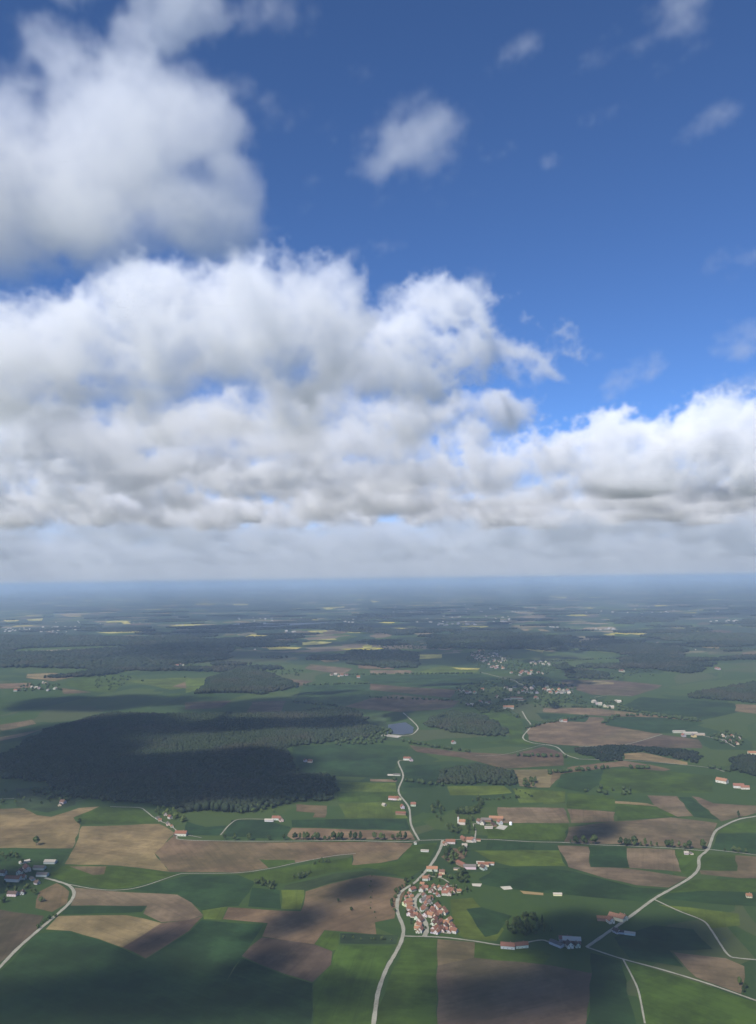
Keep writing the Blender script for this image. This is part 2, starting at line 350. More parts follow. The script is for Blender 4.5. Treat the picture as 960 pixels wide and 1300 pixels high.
for i, (k, pts) in enumerate(FIELDS):
    P2 = outline(pts); o = flat_poly(NAMES[k], P2, (.04 + .0035*i) if np.linalg.norm(P2[0]) < 5200 else .3 + .012*i, M_FIELD)
    d = max(((np.array(b)-a) for a, b in zip(P2, P2[1:])), key=lambda v: v@v); o['row_angle'] = float(-math.atan2(d[1], d[0]))
    rr = random.Random(i*13+1); c = COL[k]; v = rr.uniform(.88, 1.12); hsh = rr.uniform(-.05, .05)
    if k == 'C': o['row_angle'] = 0.0
    o.color = (c[0]*v*(1+hsh), c[1]*v, c[2]*v*(1-hsh), 1); o['kind'] = 'structure'
ZR = .04 + .0035*N_NEAR + .03
# water
def water_material():
    q = NT('still_water'); q.b.inputs['Roughness'].default_value = .45; q.b.inputs['Specular IOR Level'].default_value = .25
    return q.color(q.mix(q.noise(q.pos(), 1/60, 3), (.025, .034, .050), (.045, .056, .075)))
MW = water_material()
o = flat_poly('pond_water', outline([(493,920),(515,917),(526,924),(524,931),(512,933),(491,931)]), ZR, MW); o['kind'] = 'structure'
o = flat_poly('lake_water', outline([(262,796),(310,791.5),(415,789),(417,791),(350,796),(265,798.5)]), 4.5, MW); o['kind'] = 'structure'
o = flat_poly('pond_shore', outline([(486,932),(512,934),(505,937),(484,935)]), ZR, M_FIELD); o.color = (.38, .34, .27, 1); o['kind'] = 'structure'; o['row_angle'] = 0.0

ROADS = [
 ('road', 7.5, [(472,1320),(477,1280),(481,1257),(491,1230),(502,1211),(510,1194),(512,1178),(505,1159),(505,1143),(510,1132),(529,1119),(548,1097),(559,1078),(562,1067)]),
 ('village_road', 9.5, [(539,1189.5),(542,1180),(539,1169),(532,1160),(527,1151),(527,1142),(533,1135)]),
 ('farm_road', 4.5, [(511,1188.5),(517,1189),(562,1190.5),(600,1195),(640,1200.8),(665,1197.6),(688,1194),(700,1198)]),
 ('road', 6, [(520,966),(506,967),(512,985),(506,1005),(519,1025),(522,1047),(532,1067)]),
 ('farm_road', 3.8, [(532,1067.3),(562,1066.6),(619,1066),(647,1067.5),(680,1069.2),(716,1070),(760,1073),(800,1074.5),(850,1077),(890,1080),(900,1079),(930,1082),(985,1089)]),
 ('farm_road', 4, [(224,1062),(232,1066.5),(300,1068.3),(372,1068.3),(440,1067.5),(500,1069),(532,1068)]),
 ('road', 7.5, [(990,1029),(960,1036.5),(938,1040.6),(917,1050),(907,1058),(899,1078.5),(888,1089),(887,1103),(876,1115),(849,1131),(830,1142),(795,1168),(768,1187),(745,1203)]),
 ('farm_road', 4.5, [(745,1203),(787,1217),(835,1230),(890,1246.5),(938,1263),(985,1280)]),
 ('farm_road', 3.2, [(791,1218),(803,1241),(811,1260),(819,1300)]),
 ('farm_road', 4.2, [(830,1142),(862,1157),(892,1169),(903,1181),(914,1198),(925,1213),(938,1217),(985,1221)]),
 ('road', 7.5, [(-30,1257),(0,1228),(22,1205),(47,1183),(68,1165),(87,1148),(94,1135),(88,1125),(72,1119),(57,1115)]),
 ('farm_road', 3, [(86,1123),(120,1129),(150,1130.5),(180,1126),(225,1111),(240,1109.3),(300,1108.7),(340,1103.5),(376,1096),(420,1087.5),(452,1084)]),
 ('farm_road', 3.6, [(140,1024.5),(150,1024.8),(177,1025.8),(185,1030),(195,1038),(204,1043),(214,1047.5),(223,1054),(226,1062)]),
 ('farm_road', 3.5, [(236,1060.5),(246,1062),(256,1064)]), ('farm_road', 3.5, [(280,1060.5),(292,1047),(305,1040.5),(342,1040.5)]),
 ('road', 9, [(609,853),(632,859),(653,864),(659,868),(670,871)]),
 ('road', 6.5, [(663,903),(668,912),(674,922),(664,936),(675,943),(705,948),(718,958),(735,964)]),
 ('farm_road', 4.5, [(735,964),(814,966.5),(898,974.5),(920,980)]),
 ('farm_road', 5, [(735,948),(793,945.5),(841,932.5)]), ('road', 5.5, [(893,934),(905,937),(917,939.5),(933,948.5)]),
 ('road', 6.5, [(512,905),(529,921),(529,928),(518,934),(491,933)]),
 ('farm_road', 4, [(601,1047),(604,1055),(603,1066)]), ('farm_road', 4, [(630,1048),(600,1046)]),
 ('farm_road', 4, [(-20,1014),(4,1014.5),(18,1014)]),
 ('farm_road', 5, [(754,885.5),(775,882.5),(802,883.5)]),
 ('farm_road', 3, [(603,960),(640,958),(690,946),(705,948)]),
 ('village_road', 4, [(541,1182),(556,1184),(572,1186)]), ('village_road', 4, [(533,1135),(550,1127),(580,1124)]), ('village_road', 4, [(548,1113),(562,1116),(570,1121)]),
]
def smooth_line(P, n=7):
    P = [np.array(p) for p in P]; P = [2*P[0]-P[1]] + P + [2*P[-1]-P[-2]]; out = []
    for i in range(1, len(P)-2):
        p0, p1, p2, p3 = P[i-1:i+3]
        for k in range(n):
            t = k/n; out.append(.5*((2*p1)+(-p0+p2)*t+(2*p0-5*p1+4*p2-p3)*t*t+(-p0+3*p1-3*p2+p3)*t**3))
    return out + [P[-2]]
for i, (nm, wd, pts) in enumerate(ROADS):
    C = smooth_line([gp(*p)[:2] for p in pts]); v = []; f = []; z = ZR + .03 + .004*i
    for j, p in enumerate(C):
        t = C[min(j+1, len(C)-1)] - C[max(j-1, 0)]; t = t/np.linalg.norm(t); nn = np.array([-t[1], t[0]]); k = wd*.36*(1+.09*math.sin(j*1.7+i)+.05*math.sin(j*.6))
        v += [tuple(p-nn*k)+(z,), tuple(p+nn*k)+(z,)]
        if j: f.append((2*j-2, 2*j, 2*j+1, 2*j-1))
    o = mesh(nm, v, f, M_ROAD); o['kind'] = 'structure'

# ------------------------------------------------------------------ woods
ICO_V = []; t_ = (1+5**.5)/2
for s1 in (-1, 1):
    for s2 in (-1, 1): ICO_V += [(0, s1, s2*t_), (s1, s2*t_, 0), (s2*t_, 0, s1)]
ICO_V = np.array(ICO_V)/math.sqrt(1+t_*t_)
bm = bmesh.new(); [bm.verts.new(v) for v in ICO_V]; hull = bmesh.ops.convex_hull(bm, input=bm.verts[:]); bm.verts.index_update()
ICO_F = np.array([[v.index for v in f.verts] for f in bm.faces]); bm.free()
def in_poly(X, Y, P):
    c = np.zeros(X.shape, bool); j = len(P)-1
    for i in range(len(P)):
        xi, yi = P[i]; xj, yj = P[j]
        c ^= ((yi > Y) != (yj > Y)) & (X < (xj-xi)*(Y-yi)/(yj-yi+1e-12)+xi); j = i
    return c
def scatter(P, sp, rg):
    P = np.array(P); lo, hi = P.min(0), P.max(0)
    X, Y = np.meshgrid(np.arange(lo[0], hi[0], sp), np.arange(lo[1], hi[1], sp)); X = X.ravel(); Y = Y.ravel()
    X = X + rg.uniform(-.45, .45, X.size)*sp; Y = Y + rg.uniform(-.45, .45, Y.size)*sp
    m = in_poly(X, Y, P) & (rg.random(X.size) > .05)
    if sp > 9: m &= (np.sin(X/310+1.3*np.sin(Y/430))+np.sin(Y/270+X/900+1.7*np.sin(X/520)) > -1.15)
    return np.stack([X[m], Y[m]], 1)
def canopy(name, spots, label, rad, hgt, seed, mat=M_WOODS, edge=None):
    """a wood read as one mass: many uneven crowns, tall and short, pointed and round"""
    rg = np.random.default_rng(seed); n = len(spots)
    r = rad*rg.uniform(.6, 1.2, n); h = hgt*rg.uniform(.8, 1.08, n)*(1 if edge is None else edge); con = rg.random(n) < .18
    V = np.repeat(ICO_V[None], n, 0)*(1+rg.uniform(-.22, .22, (n, 12, 1)))
    up = np.clip(V[..., 2], 0, 2); taper = np.where(con[:, None], 1-.55*up, 1.0)
    out = np.empty_like(V)
    out[..., 0] = V[..., 0]*taper*r[:, None] + spots[:, :1]; out[..., 1] = V[..., 1]*taper*r[:, None] + spots[:, 1:]
    out[..., 2] = h[:, None]*(.5 + .5*V[..., 2]*np.where(con, 1.15, 1)[:, None])
    Fc = (ICO_F[None] + 12*np.arange(n)[:, None, None]).reshape(-1, 3)
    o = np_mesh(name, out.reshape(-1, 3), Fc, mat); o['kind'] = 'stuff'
    if label: tag(o, label, 'woods', None, 'stuff')
    return o
WOODS = [
 ('big dark wood under the cloud shadow beside the tan stubble fields', [(0,962),(40,937),(60,927),(140,905),(200,893),(240,903),(315,908),(380,906),(405,901),(440,906),(458,906),(465,918),(485,928),(470,937),(400,945),(362,950),(380,985),(426,985),(430,1004),(420,1018),(372,1020),(320,1032),(270,1047),(240,1041),(215,1026),(190,1020),(130,1019),(90,1014),(60,995),(0,990),(-90,987),(-90,965)], 9.5, 22),
 ('dark wooded hill behind the big wood', [(220,893),(240,886),(254,875),(267,861),(308,849),(345,856),(375,868),(381,872),(335,882),(294,886)], 12, 26),
 ('dark oblong wood beside the pond', [(545,912),(575,904),(621,912),(645,928),(642,936),(615,935),(575,930),(542,922)], 10, 22),
 ('dark wood above the hedged pasture and church', [(556,980),(577,976),(600,972),(637,978),(654,982),(659,988),(658,995),(653,998),(630,997),(575,996),(556,995)], 8.5, 20),
 ('dark wooded ridge at the right edge', [(806,885),(830,877),(895,876),(906,868),(925,864),(990,862),(990,896),(930,890),(873,886)], 12, 25),
 ('dark wood beyond the long brown field', [(784,836),(830,829),(868,829),(873,837),(895,851),(890,857),(862,855),(830,850),(792,848)], 15, 25),
 ('narrow wood strip left of the distant large wood', [(735,844),(789,846),(792,850),(735,848)], 15, 24),
 ('small wooded knoll behind the far village', [(700,848),(716,842),(730,850),(778,857),(776,863),(719,862),(719,852)], 14, 26),
 ('dark wood at the right edge above two red-roofed farms', [(927,968),(944,960),(990,962),(990,990),(936,981),(927,976)], 8, 20),
 ('long tree belt between the brown field and the green meadow', [(730,951),(781,947.5),(808,948.5),(873,954),(890,956),(887,970),(873,966),(816,956),(792,956),(789,967),(757,967),(754,961),(730,958)], 8, 16),
 ('wide dark forest band far off on the left', [(-120,808),(240,808),(300,819),(290,838),(180,850),(100,853),(0,860),(-120,868)], 24, 26),
 ('dark forest behind the distant church village', [(540,812),(602,804),(724,807),(740,812),(718,829),(656,823),(621,823),(545,824)], 24, 28),
 ('dark square wood beside the distant rapeseed field', [(440,827),(531,829),(529,848),(440,850)], 18, 25),
 ('dark tree belt under the wooded hill', [(381,907),(420,902),(440,899),(458,905),(430,912)], 10, 20),
 ('wood along the distant lake shore', [(280,799),(360,797.5),(440,792),(470,795),(470,799),(300,801.5)], 28, 24),
 ('far wood in front of the right-hand rapeseed strips', [(820,808),(900,806),(990,806),(990,816),(900,816),(840,813)], 26, 26),
]
for i, (lab, pts, rad, hgt) in enumerate(WOODS):
    rg = np.random.default_rng(50+i); P = outline(pts, 13); rad = rad*.74 if rad < 13 else rad
    q = scatter(P, rad*1.3, rg); A = np.array(P); dm = np.full(len(q), 1e9)
    for a, b in zip(A, np.roll(A, -1, 0)):       # lower, thinner trees towards the margin of a wood
        t = np.clip(((q-a)@(b-a))/((b-a)@(b-a)+1e-9), 0, 1); dm = np.minimum(dm, np.linalg.norm(q-a-t[:, None]*(b-a), axis=1))
    ed = .45+.55*np.clip(dm/55, 0, 1); keep = rg.random(len(q)) < .45+.55*np.clip(dm/30, 0, 1)
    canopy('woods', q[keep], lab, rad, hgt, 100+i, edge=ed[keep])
# countless little woods and copses further out
rg = np.random.default_rng(5); sp = []
for k in range(230):
    d = 4600*(3.4**rg.random()); x = rg.uniform(-.52, .52)*d; a = rg.uniform(80, 420); b = a*rg.uniform(.25, .7); th = rg.uniform(-.4, .4)
    pp = [(x+a*math.cos(t)*rg.uniform(.7, 1.2)*math.cos(th)-b*math.sin(t)*math.sin(th), d+b*math.sin(t)*rg.uniform(.7, 1.2)+a*math.cos(t)*math.sin(th)*.6) for t in np.linspace(0, 2*math.pi, 15)[:-1]]
    px = CX + F*x/d
    py = HORY + F*H/d
    if (500 < px < 740 and 828 < py < 860) or py > 850: continue
    sp.append(scatter(pp, 22, rg))
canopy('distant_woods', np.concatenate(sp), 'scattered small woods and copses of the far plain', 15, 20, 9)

# ------------------------------------------------------------------ trees
def tree_proto(kind, hgt, seed):
    """crown of leaf clumps on a tapered trunk with limbs; returns (trunk mesh, crown mesh)"""
    rg = np.random.default_rng(seed); V = []; Fc = []
    def tube(a, b, r0, r1, n=6):
        a = np.array(a, float); b = np.array(b, float); d = (b-a)/np.linalg.norm(b-a); u = np.cross(d, (0.3, 1, .1)); u /= np.linalg.norm(u); v = np.cross(d, u); k = len(V)
        for p, r in ((a, r0), (b, r1)):
            for i in range(n): t = 2*math.pi*i/n; V.append(p+(u*math.cos(t)+v*math.sin(t))*r)
        for i in range(n): Fc.append((k+i, k+(i+1) % n, k+n+(i+1) % n, k+n+i))
    tube((0, 0, -.3), (0, 0, hgt*.3), hgt*.028, hgt*.02); tube((0, 0, hgt*.3), (hgt*.02, 0, hgt*.75), hgt*.02, hgt*.006)
    lobes = []
    if kind == 'conifer':
        for k in range(9):
            z = hgt*(.18+.085*k); lobes.append(((0, 0, z), hgt*.2*(1-k/10), hgt*.09))
    else:
        wd = {'round': .34, 'tall': .2, 'bush': .5}[kind]; lo = {'round': .3, 'tall': .22, 'bush': .1}[kind]
        for k in range(9):
            t = rg.uniform(0, 2*math.pi); q = rg.uniform(.2, .75); z = hgt*rg.uniform(lo+.15, .82); sh = math.sin(math.pi*(z/hgt-lo+.12)/(1.08-lo))
            c = (wd*hgt*q*sh*math.cos(t), wd*hgt*q*sh*math.sin(t), z); rr = hgt*wd*rg.uniform(.42, .62)*max(.5, sh); lobes.append((c, rr, rr*.8))
            if k < 5: tube((0, 0, hgt*(lo+.04*k)), c, hgt*.012, hgt*.003, 4)
        lobes.append(((0, 0, hgt*.6), hgt*wd*.62, hgt*.3)); lobes.append(((0, 0, hgt*.88), hgt*wd*.35, hgt*.1))
    tr = bpy.data.meshes.new('trunk'); tr.from_pydata([tuple(v) for v in V], [], Fc); tr.materials.append(M_BARK)
    LV = []; LF = []
    for c, rx, rz in lobes:
        n = 60
        for _ in range(n):
            d = rg.normal(size=3); d /= np.linalg.norm(d); p = np.array(c)+d*np.array((rx, rx, rz))*rg.uniform(.72, 1.06)
            u = np.cross(d, rg.normal(size=3)); u /= np.linalg.norm(u); v = np.cross(d, u)+d*rg.uniform(-.5, .5); s = hgt*rg.uniform(.04, .08); k = len(LV)
            LV += [p-u*s-v*s*.7, p+u*s-v*s*.8, p+u*s*.8+v*s, p-u*s*.7+v*s*.9]; LF.append((k, k+1, k+2, k+3))
    cw = bpy.data.meshes.new('crown'); cw.from_pydata([tuple(v) for v in LV], [], LF)
    return tr, cw
PROTO = {}
for kind, hgt in (('round', 14), ('tall', 15), ('conifer', 17), ('bush', 5.5)):
    for v in range(3):
        tr, cw = tree_proto(kind, hgt, 31*v+len(kind)*7); PROTO[kind, v, 0] = (tr, cw, hgt); cw.materials.append(M_LEAF)
        cs = cw.copy(); cs.materials.clear(); cs.materials.append(M_SPRING); PROTO[kind, v, 1] = (tr, cs, hgt)
TREES = []
def add_tree(x, y, kind, hgt, label, group, spring=0, rr=random):
    tr, cw, h0 = PROTO[kind, rr.randrange(3), spring]; s = hgt/h0
    nm = {'round': 'broadleaf_tree', 'tall': 'slender_tree', 'conifer': 'conifer_tree', 'bush': 'bush'}[kind]
    e = link(bpy.data.objects.new(nm, None)); e.location = (x, y, 0); e.rotation_euler.z = rr.uniform(0, 6.28); e.scale = (s*rr.uniform(.88, 1.15), s*rr.uniform(.88, 1.15), s); e.empty_display_size = 1
    link(bpy.data.objects.new('trunk', tr), e); link(bpy.data.objects.new('crown', cw), e)
    tag(e, label, 'bush' if kind == 'bush' else 'tree', group); TREES.append(e); return e
def tree_row(spots, kinds, h, what, where, group, frm='west', spring=0):
    """trees told apart by their order along the row"""
    rr = random.Random(len(TREES)+3); P = [gp(*s) for s in spots]
    n = len(P)
    for i, p in enumerate(P):
        add_tree(p[0]+rr.uniform(-4, 4), p[1]+rr.uniform(-3, 3), rr.choice(kinds), rr.choice([.85, 1.2, 1.3])*rr.uniform(*h), f'{what}, {ordinal(i)} from the {FROM[frm]} {where}', group, spring, rr)
def grove(pts, n, kinds, h, label, group, spring=0, sp=6):
    """a clump in which nothing tells the trees apart"""
    rr = random.Random(len(TREES)+11); P = np.array([gp(*p)[:2] for p in pts]); lo, hi = P.min(0), P.max(0); got = []; k = 0
    while len(got) < n and k < 4000:
        k += 1; x = rr.uniform(lo[0], hi[0]); y = rr.uniform(lo[1], hi[1])
        if not in_poly(np.array([x]), np.array([y]), P)[0] or any((x-a)**2+(y-b)**2 < sp*sp for a, b in got): continue
        got.append((x, y)); add_tree(x, y, rr.choice(kinds), rr.uniform(*h), label, group, spring, rr)
def along(pts, n, jit=1.0):
    rr = random.Random(n*7+int(pts[0][0])); P = [np.array(p, float) for p in pts]; L = [np.linalg.norm(b-a) for a, b in zip(P, P[1:])]; T = sum(L); out = []
    for i in range(n):
        s = T*i/max(1, n-1)
        for a, b, l in zip(P, P[1:], L):
            if s <= l+1e-6: q = a+(b-a)*(s/l); break
            s -= l
        out.append((q[0]+rr.uniform(-jit, jit), q[1]+rr.uniform(-.35, .35)*jit))
    return out
p = gp(46, 1073.5); add_tree(p[0], p[1], 'round', 19, 'large dark lone tree in the tan field above the left-hand farm', None)
p = gp(101, 1047); add_tree(p[0], p[1], 'round', 13, 'small tree where the bright meadow meets two tan fields', None)
p = gp(429.5, 1146); add_tree(p[0], p[1], 'round', 7, 'tiny lone tree out in the brown field left of the village', None)
p = gp(938, 1038.5); add_tree(p[0], p[1], 'tall', 16, 'tall tree beside the bend of the pale right-hand road', None)
p = gp(446, 1156); add_tree(p[0], p[1], 'bush', 6, 'bush at the head of a short hedge in the brown field', None)
tree_row([(x, 1066.8) for x in (286, 299, 318, 340, 361, 374, 380, 385, 391, 396, 400, 406, 410, 416, 421, 425, 429, 436, 443, 450, 459, 476, 482, 487, 499, 506, 510, 517)], ['round', 'round', 'tall'], (10, 15), 'green roadside tree', 'in the row along the straight field road', 'trees along the straight field road')
tree_row([(726,1071.8),(732,1072),(739,1072),(745,1072.5),(757,1073),(790,1073.6),(796,1074),(801,1074),(804,1074),(808,1074.4),(814,1074.6),(821.6,1075),(828,1075.3),(835,1075.8),(846,1076.5),(849,1076.6),(854,1077),(861.7,1077.4),(870,1078.4),(875.5,1079),(893,1078)], ['round', 'tall', 'round'], (11, 17), 'green tree', 'in the row by the farm track and pale road', 'trees along the right-hand farm track')
tree_row([(923,1081),(929,1081.5),(938,1083),(946,1084)], ['round', 'bush'], (6, 10), 'small tree', 'along the track past the road crossing', 'trees past the road crossing')
tree_row(along([(601,1017.5),(630,1016),(659,1013)], 14, 1.2), ['bush', 'bush', 'round'], (4, 9), 'hedgerow tree', 'in the hedge across the pasture above the church', 'trees of the pasture hedge')
tree_row(along([(609,1018),(609,1026),(601,1033),(582,1034.5)], 16, 1.5), ['round', 'bush'], (8, 14), 'brookside tree', 'in the curved belt behind the church', 'trees of the curved belt behind the church', 'north')
tree_row(along([(657,1003),(668,1009),(676,1012)], 5, .5), ['bush'], (3, 5), 'low bush', 'in the short hedge below the round clump', 'bushes below the round clump')
grove([(663,993),(680,992),(681,1000.5),(664,1001)], 9, ['round'], (13, 18), 'broad leafy tree in the round clump beside the tan field', 'trees of the round clump', 0, 7)
grove([(366,1117),(392,1107),(397,1110),(372,1119)], 9, ['bush', 'round'], (5, 9), 'brookside bush in the upper meadow clump by the field path', 'bushes of the upper meadow clump')
grove([(396,1096),(418,1091),(420,1095),(400,1098)], 7, ['bush', 'round'], (5, 8), 'bush beside the field path close to the brown field', 'bushes beside the field path')
grove([(322,1119),(345,1121),(353,1130),(348,1131),(325,1124)], 13, ['round', 'bush'], (6, 10), 'dark bushy tree in the clump above the small dark wheat plot', 'trees above the wheat plot')
tree_row(along([(524,1116),(512,1126),(500,1138),(500,1158)], 13, 1.5), ['bush', 'round'], (4, 8), 'roadside bush', 'along the road left of the village', 'bushes along the village bypass', 'north')
grove([(553,1093),(566,1079),(588,1078),(592,1091),(575,1098)], 16, ['round', 'round', 'bush'], (7, 13), 'garden tree between the farther farm and the village', 'trees beyond the village', 0, 7)
grove([(566,1111),(600,1109),(602,1120),(575,1122)], 13, ['round', 'bush'], (6, 12), 'tree in the dark belt right of the upper village', 'trees of the belt right of the village')
grove([(570,1131),(598,1128),(600,1134),(572,1140)], 9, ['bush', 'round'], (4, 8), 'hedge bush closing the right end of the upper village', 'bushes at the right end of the village')
grove([(547,1023),(563,1020),(566,1042),(549,1044)], 12, ['round'], (8, 13), 'dark tree in the meadow clump between road and church', 'trees of the meadow clump', 0, 8)
grove([(592,1038),(600,1037),(608,1056),(594,1060)], 9, ['round', 'conifer'], (9, 14), 'tree among the farm buildings beside the church', 'trees around the church farm')
grove([(568,1048),(584,1052),(584,1062),(562,1060)], 8, ['round', 'bush'], (7, 12), 'tree on the grass below the church', 'trees below the church', 0, 8)
grove([(640,1176),(668,1163),(690,1168),(704,1182),(690,1190),(650,1190)], 30, ['round', 'conifer', 'bush'], (8, 14), 'dark tree of the small wood behind the two red-roofed farmhouses', 'trees of the small farm wood', 0, 7)
grove([(-10,1121),(30,1122),(64,1124),(58,1146),(0,1150)], 11, ['round', 'bush'], (7, 12), 'dark tree on the grass below the left-hand farm', 'trees below the left-hand farm', 0, 9)
grove([(-10,1084),(36,1084),(44,1097),(-10,1100)], 9, ['round'], (8, 12), 'dark tree behind the left-hand farm', 'trees behind the left-hand farm', 0, 9)
grove([(188,1031),(210,1028),(236,1034),(240,1048),(224,1050),(200,1038)], 16, ['round', 'bush'], (8, 13), 'pale spring-green tree among houses at the forest edge', 'spring-green trees at the forest edge', 1, 7)
grove([(0,1003),(60,1005),(92,1016),(90,1022),(30,1024),(0,1022)], 15, ['round'], (8, 14), 'tree in the rough meadow below the big dark wood', 'trees below the big wood', 0, 12)
grove([(298,1025),(345,1022),(350,1032),(300,1036)], 9, ['round'], (8, 12), 'light green tree at the near edge of the big wood', 'light trees by the big wood', 1, 10)
tree_row(along([(69,1163),(58,1171),(47,1180)], 8, 1.5), ['bush', 'round'], (4, 7), 'roadside bush', 'lining the pale left-hand road', 'bushes on the left-hand road', 'north')
tree_row(along([(436,1191),(470,1194),(500,1194)], 9, 1.5), ['bush'], (3, 5.5), 'low bush', 'in the rough strip beside the road', 'bushes of the rough strip')
tree_row([(940,1250),(944,1255),(948,1261)], ['bush', 'round'], (6, 9), 'dark bush', 'beside the lone brown field at the corner', 'bushes by the lone brown field', 'north')
tree_row(along([(472,1113),(471,1140),(475,1166)], 9, .4), ['bush'], (2, 3.2), 'low shrub', 'in the thin hedge through the brown field', 'shrubs of the thin hedge', 'north')
gv_ = 'garden tree among the houses of the red-roofed village'
grove([(512,1138),(535,1108),(556,1103),(580,1128),(583,1140),(545,1140),(560,1150),(582,1180),(545,1186),(524,1184),(514,1160)], 42, ['round', 'bush', 'bush'], (4, 7.5), gv_, 'garden trees of the village', 0, 9)
grove([(541,1150),(556,1155),(556,1168),(543,1166)], 6, ['round', 'bush'], (4, 7), 'garden tree beside the bend of the wide village street', 'garden trees by the village street', 0, 7)
print('trees', len(TREES))
cp = []; rg = np.random.default_rng(77)
def copse(pts, sp, keep=.7):
    q = scatter([gp(*p)[:2] for p in pts], sp, rg); cp.append(q[rg.random(len(q)) < keep])
def hedge(pts, sp=11, wob=5):
    for a, b in zip(pts, pts[1:]):
        A, B = gp(*a)[:2], gp(*b)[:2]; n = int(np.linalg.norm(B-A)/sp)+1; t = rg.random(n)[:, None]; cp.append(A+(B-A)*t+rg.normal(size=(n, 2))*wob)
for pts, sp, kp in (([(572,876),(600,868),(640,862),(690,862),(735,874),(738,890),(700,897),(640,900),(590,898)], 24, .45), ([(590,840),(600,822),(640,823),(660,842),(655,852),(610,848)], 30, .5), ([(648,845),(700,840),(716,846),(690,858),(650,858)], 26, .6),
    ([(895,932),(930,928),(948,940),(945,950),(915,944)], 15, .4), ([(740,884),(770,880),(790,884),(790,898),(755,892)], 22, .5), ([(725,880),(745,884),(745,896),(730,892)], 20, .6), ([(600,896),(630,896),(640,904),(610,906)], 16, .7), ([(14,878),(40,866),(75,868),(78,877),(40,879)], 26, .4), ([(410,856),(446,853),(460,858),(440,862)], 24, .4),
    ([(330,850),(390,846),(380,858),(330,858)], 26, .4), ([(215,841),(245,838),(250,848),(215,847)], 30, .5), ([(150,868),(240,858),(250,862),(190,868)], 34, .15), ([(120,860),(170,858),(150,876),(120,878)], 26, .3), ([(430,930),(500,926),(490,944),(420,948)], 14, .35), ([(40,1004),(92,1002),(92,1018),(60,1018)], 11, .5), ([(140,990),(240,1005),(230,1024),(150,1018)], 12, .4),
    ([(745,1000),(805,1003),(800,1010),(742,1008)], 13, .35), ([(240,905),(300,905),(290,912),(240,911)], 20, .3), ([(770,850),(830,850),(830,858),(780,862)], 26, .3), ([(480,815),(540,812),(540,824),(480,826)], 40, .5), ([(870,815),(960,812),(960,826),(880,826)], 45, .35), ([(700,812),(780,812),(780,828),(720,830)], 45, .3)):
    copse(pts, sp, kp)
for h_ in ([(766,919),(776,911),(816,908),(893,917)], [(690,898),(754,898),(814,905),(881,914)], [(669,925),(690,919),(746,910)], [(585,893),(642,900),(660,912)], [(470,886),(583,890)], [(440,857),(610,855)], [(787,898),(835,909),(890,916)], [(372,892),(430,897)], [(386,870),(470,868)], [(500,990),(560,998)], [(700,982),(765,976),(830,976)], [(655,960),(720,962)], [(510,942),(600,956)], [(700,840),(780,836)], [(250,918),(320,914)], [(897,974),(926,980)]): hedge(h_)
canopy('copses', np.concatenate(cp), 'scattered hedges and copses around the far villages and fields', 6.5, 11, 12, M_LEAF)

# ------------------------------------------------------------------ buildings
def box(V, Fc, x0, x1, y0, y1, z0, z1):
    k = len(V); V += [(x, y, z) for z in (z0, z1) for x, y in ((x0, y0), (x1, y0), (x1, y1), (x0, y1))]
    Fc += [tuple(k+i for i in f) for f in ((0, 3, 2, 1), (4, 5, 6, 7), (0, 1, 5, 4), (1, 2, 6, 5), (2, 3, 7, 6), (3, 0, 4, 7))]
def me_of(name, V, Fc, mat):
    m = bpy.data.meshes.new(name); m.from_pydata(V, [], Fc); m.materials.append(mat); return m
HP = {}
def house_proto(key, W, L, eave, pitch, wins=True, chim=True):
    """gabled house, ridge along y: meshes of its parts"""
    rz = eave + W/2*pitch; V = []; Fc = []
    V = [(-W/2, -L/2, -.3), (W/2, -L/2, -.3), (W/2, L/2, -.3), (-W/2, L/2, -.3), (-W/2, -L/2, eave), (W/2, -L/2, eave), (W/2, L/2, eave), (-W/2, L/2, eave), (0, -L/2, rz), (0, L/2, rz)]
    Fc = [(0, 1, 5, 8, 4), (2, 3, 7, 9, 6), (1, 2, 6, 5), (3, 0, 4, 7), (0, 3, 2, 1)]
    wall = me_of('wall', V, Fc, M_WALL)
    ov, t = .7, .28; x = W/2+ov; e = eave-ov*pitch; y = L/2+ov
    V = [(-x, -y, e+.1), (0, -y, rz+.1), (x, -y, e+.1), (-x, y, e+.1), (0, y, rz+.1), (x, y, e+.1)]; V += [(a, b, c+t) for a, b, c in V]
    Fc = [(6, 7, 10, 9), (7, 8, 11, 10), (0, 3, 4, 1), (1, 4, 5, 2), (0, 1, 7, 6), (1, 2, 8, 7), (3, 9, 10, 4), (4, 10, 11, 5), (0, 6, 9, 3), (2, 5, 11, 8)]
    roof = me_of('roof', V, Fc, M_ROOF)
    ch = None
    if chim: V, Fc = [], []; box(V, Fc, W*.08, W*.08+.9, -L*.2, -L*.2+.9, rz-1.6, rz+1.3); ch = me_of('chimney', V, Fc, M_WALL)
    wn = []; dr = None
    if wins:
        for sx in (-1, 1):
            for yy in (-.3, 0, .3):
                V, Fc = [], []; xx = sx*W/2; box(V, Fc, min(xx, xx+sx*.06), max(xx, xx+sx*.06), yy*L-.6, yy*L+.6, 1.1, 2.5); wn.append(me_of('window', V, Fc, M_GLASS))
        for sy in (-1, 1):
            for xx in (-.25, .25):
                V, Fc = [], []; yy = sy*L/2; box(V, Fc, xx*W-.6, xx*W+.6, min(yy, yy+sy*.06), max(yy, yy+sy*.06), eave-1.4, eave); wn.append(me_of('window', V, Fc, M_GLASS))
        V, Fc = [], []; box(V, Fc, -.6, .6, -L/2-.07, -L/2, 0, 2.1); dr = me_of('door', V, Fc, M_GLASS)
    HP[key] = (wall, roof, ch, wn, dr)
house_proto('cottage', 8.5, 11, 4.6, .85); house_proto('house', 9.5, 13, 5.2, .8); house_proto('small', 7, 9, 3.6, .8); house_proto('farm', 12, 24, 6, .75)
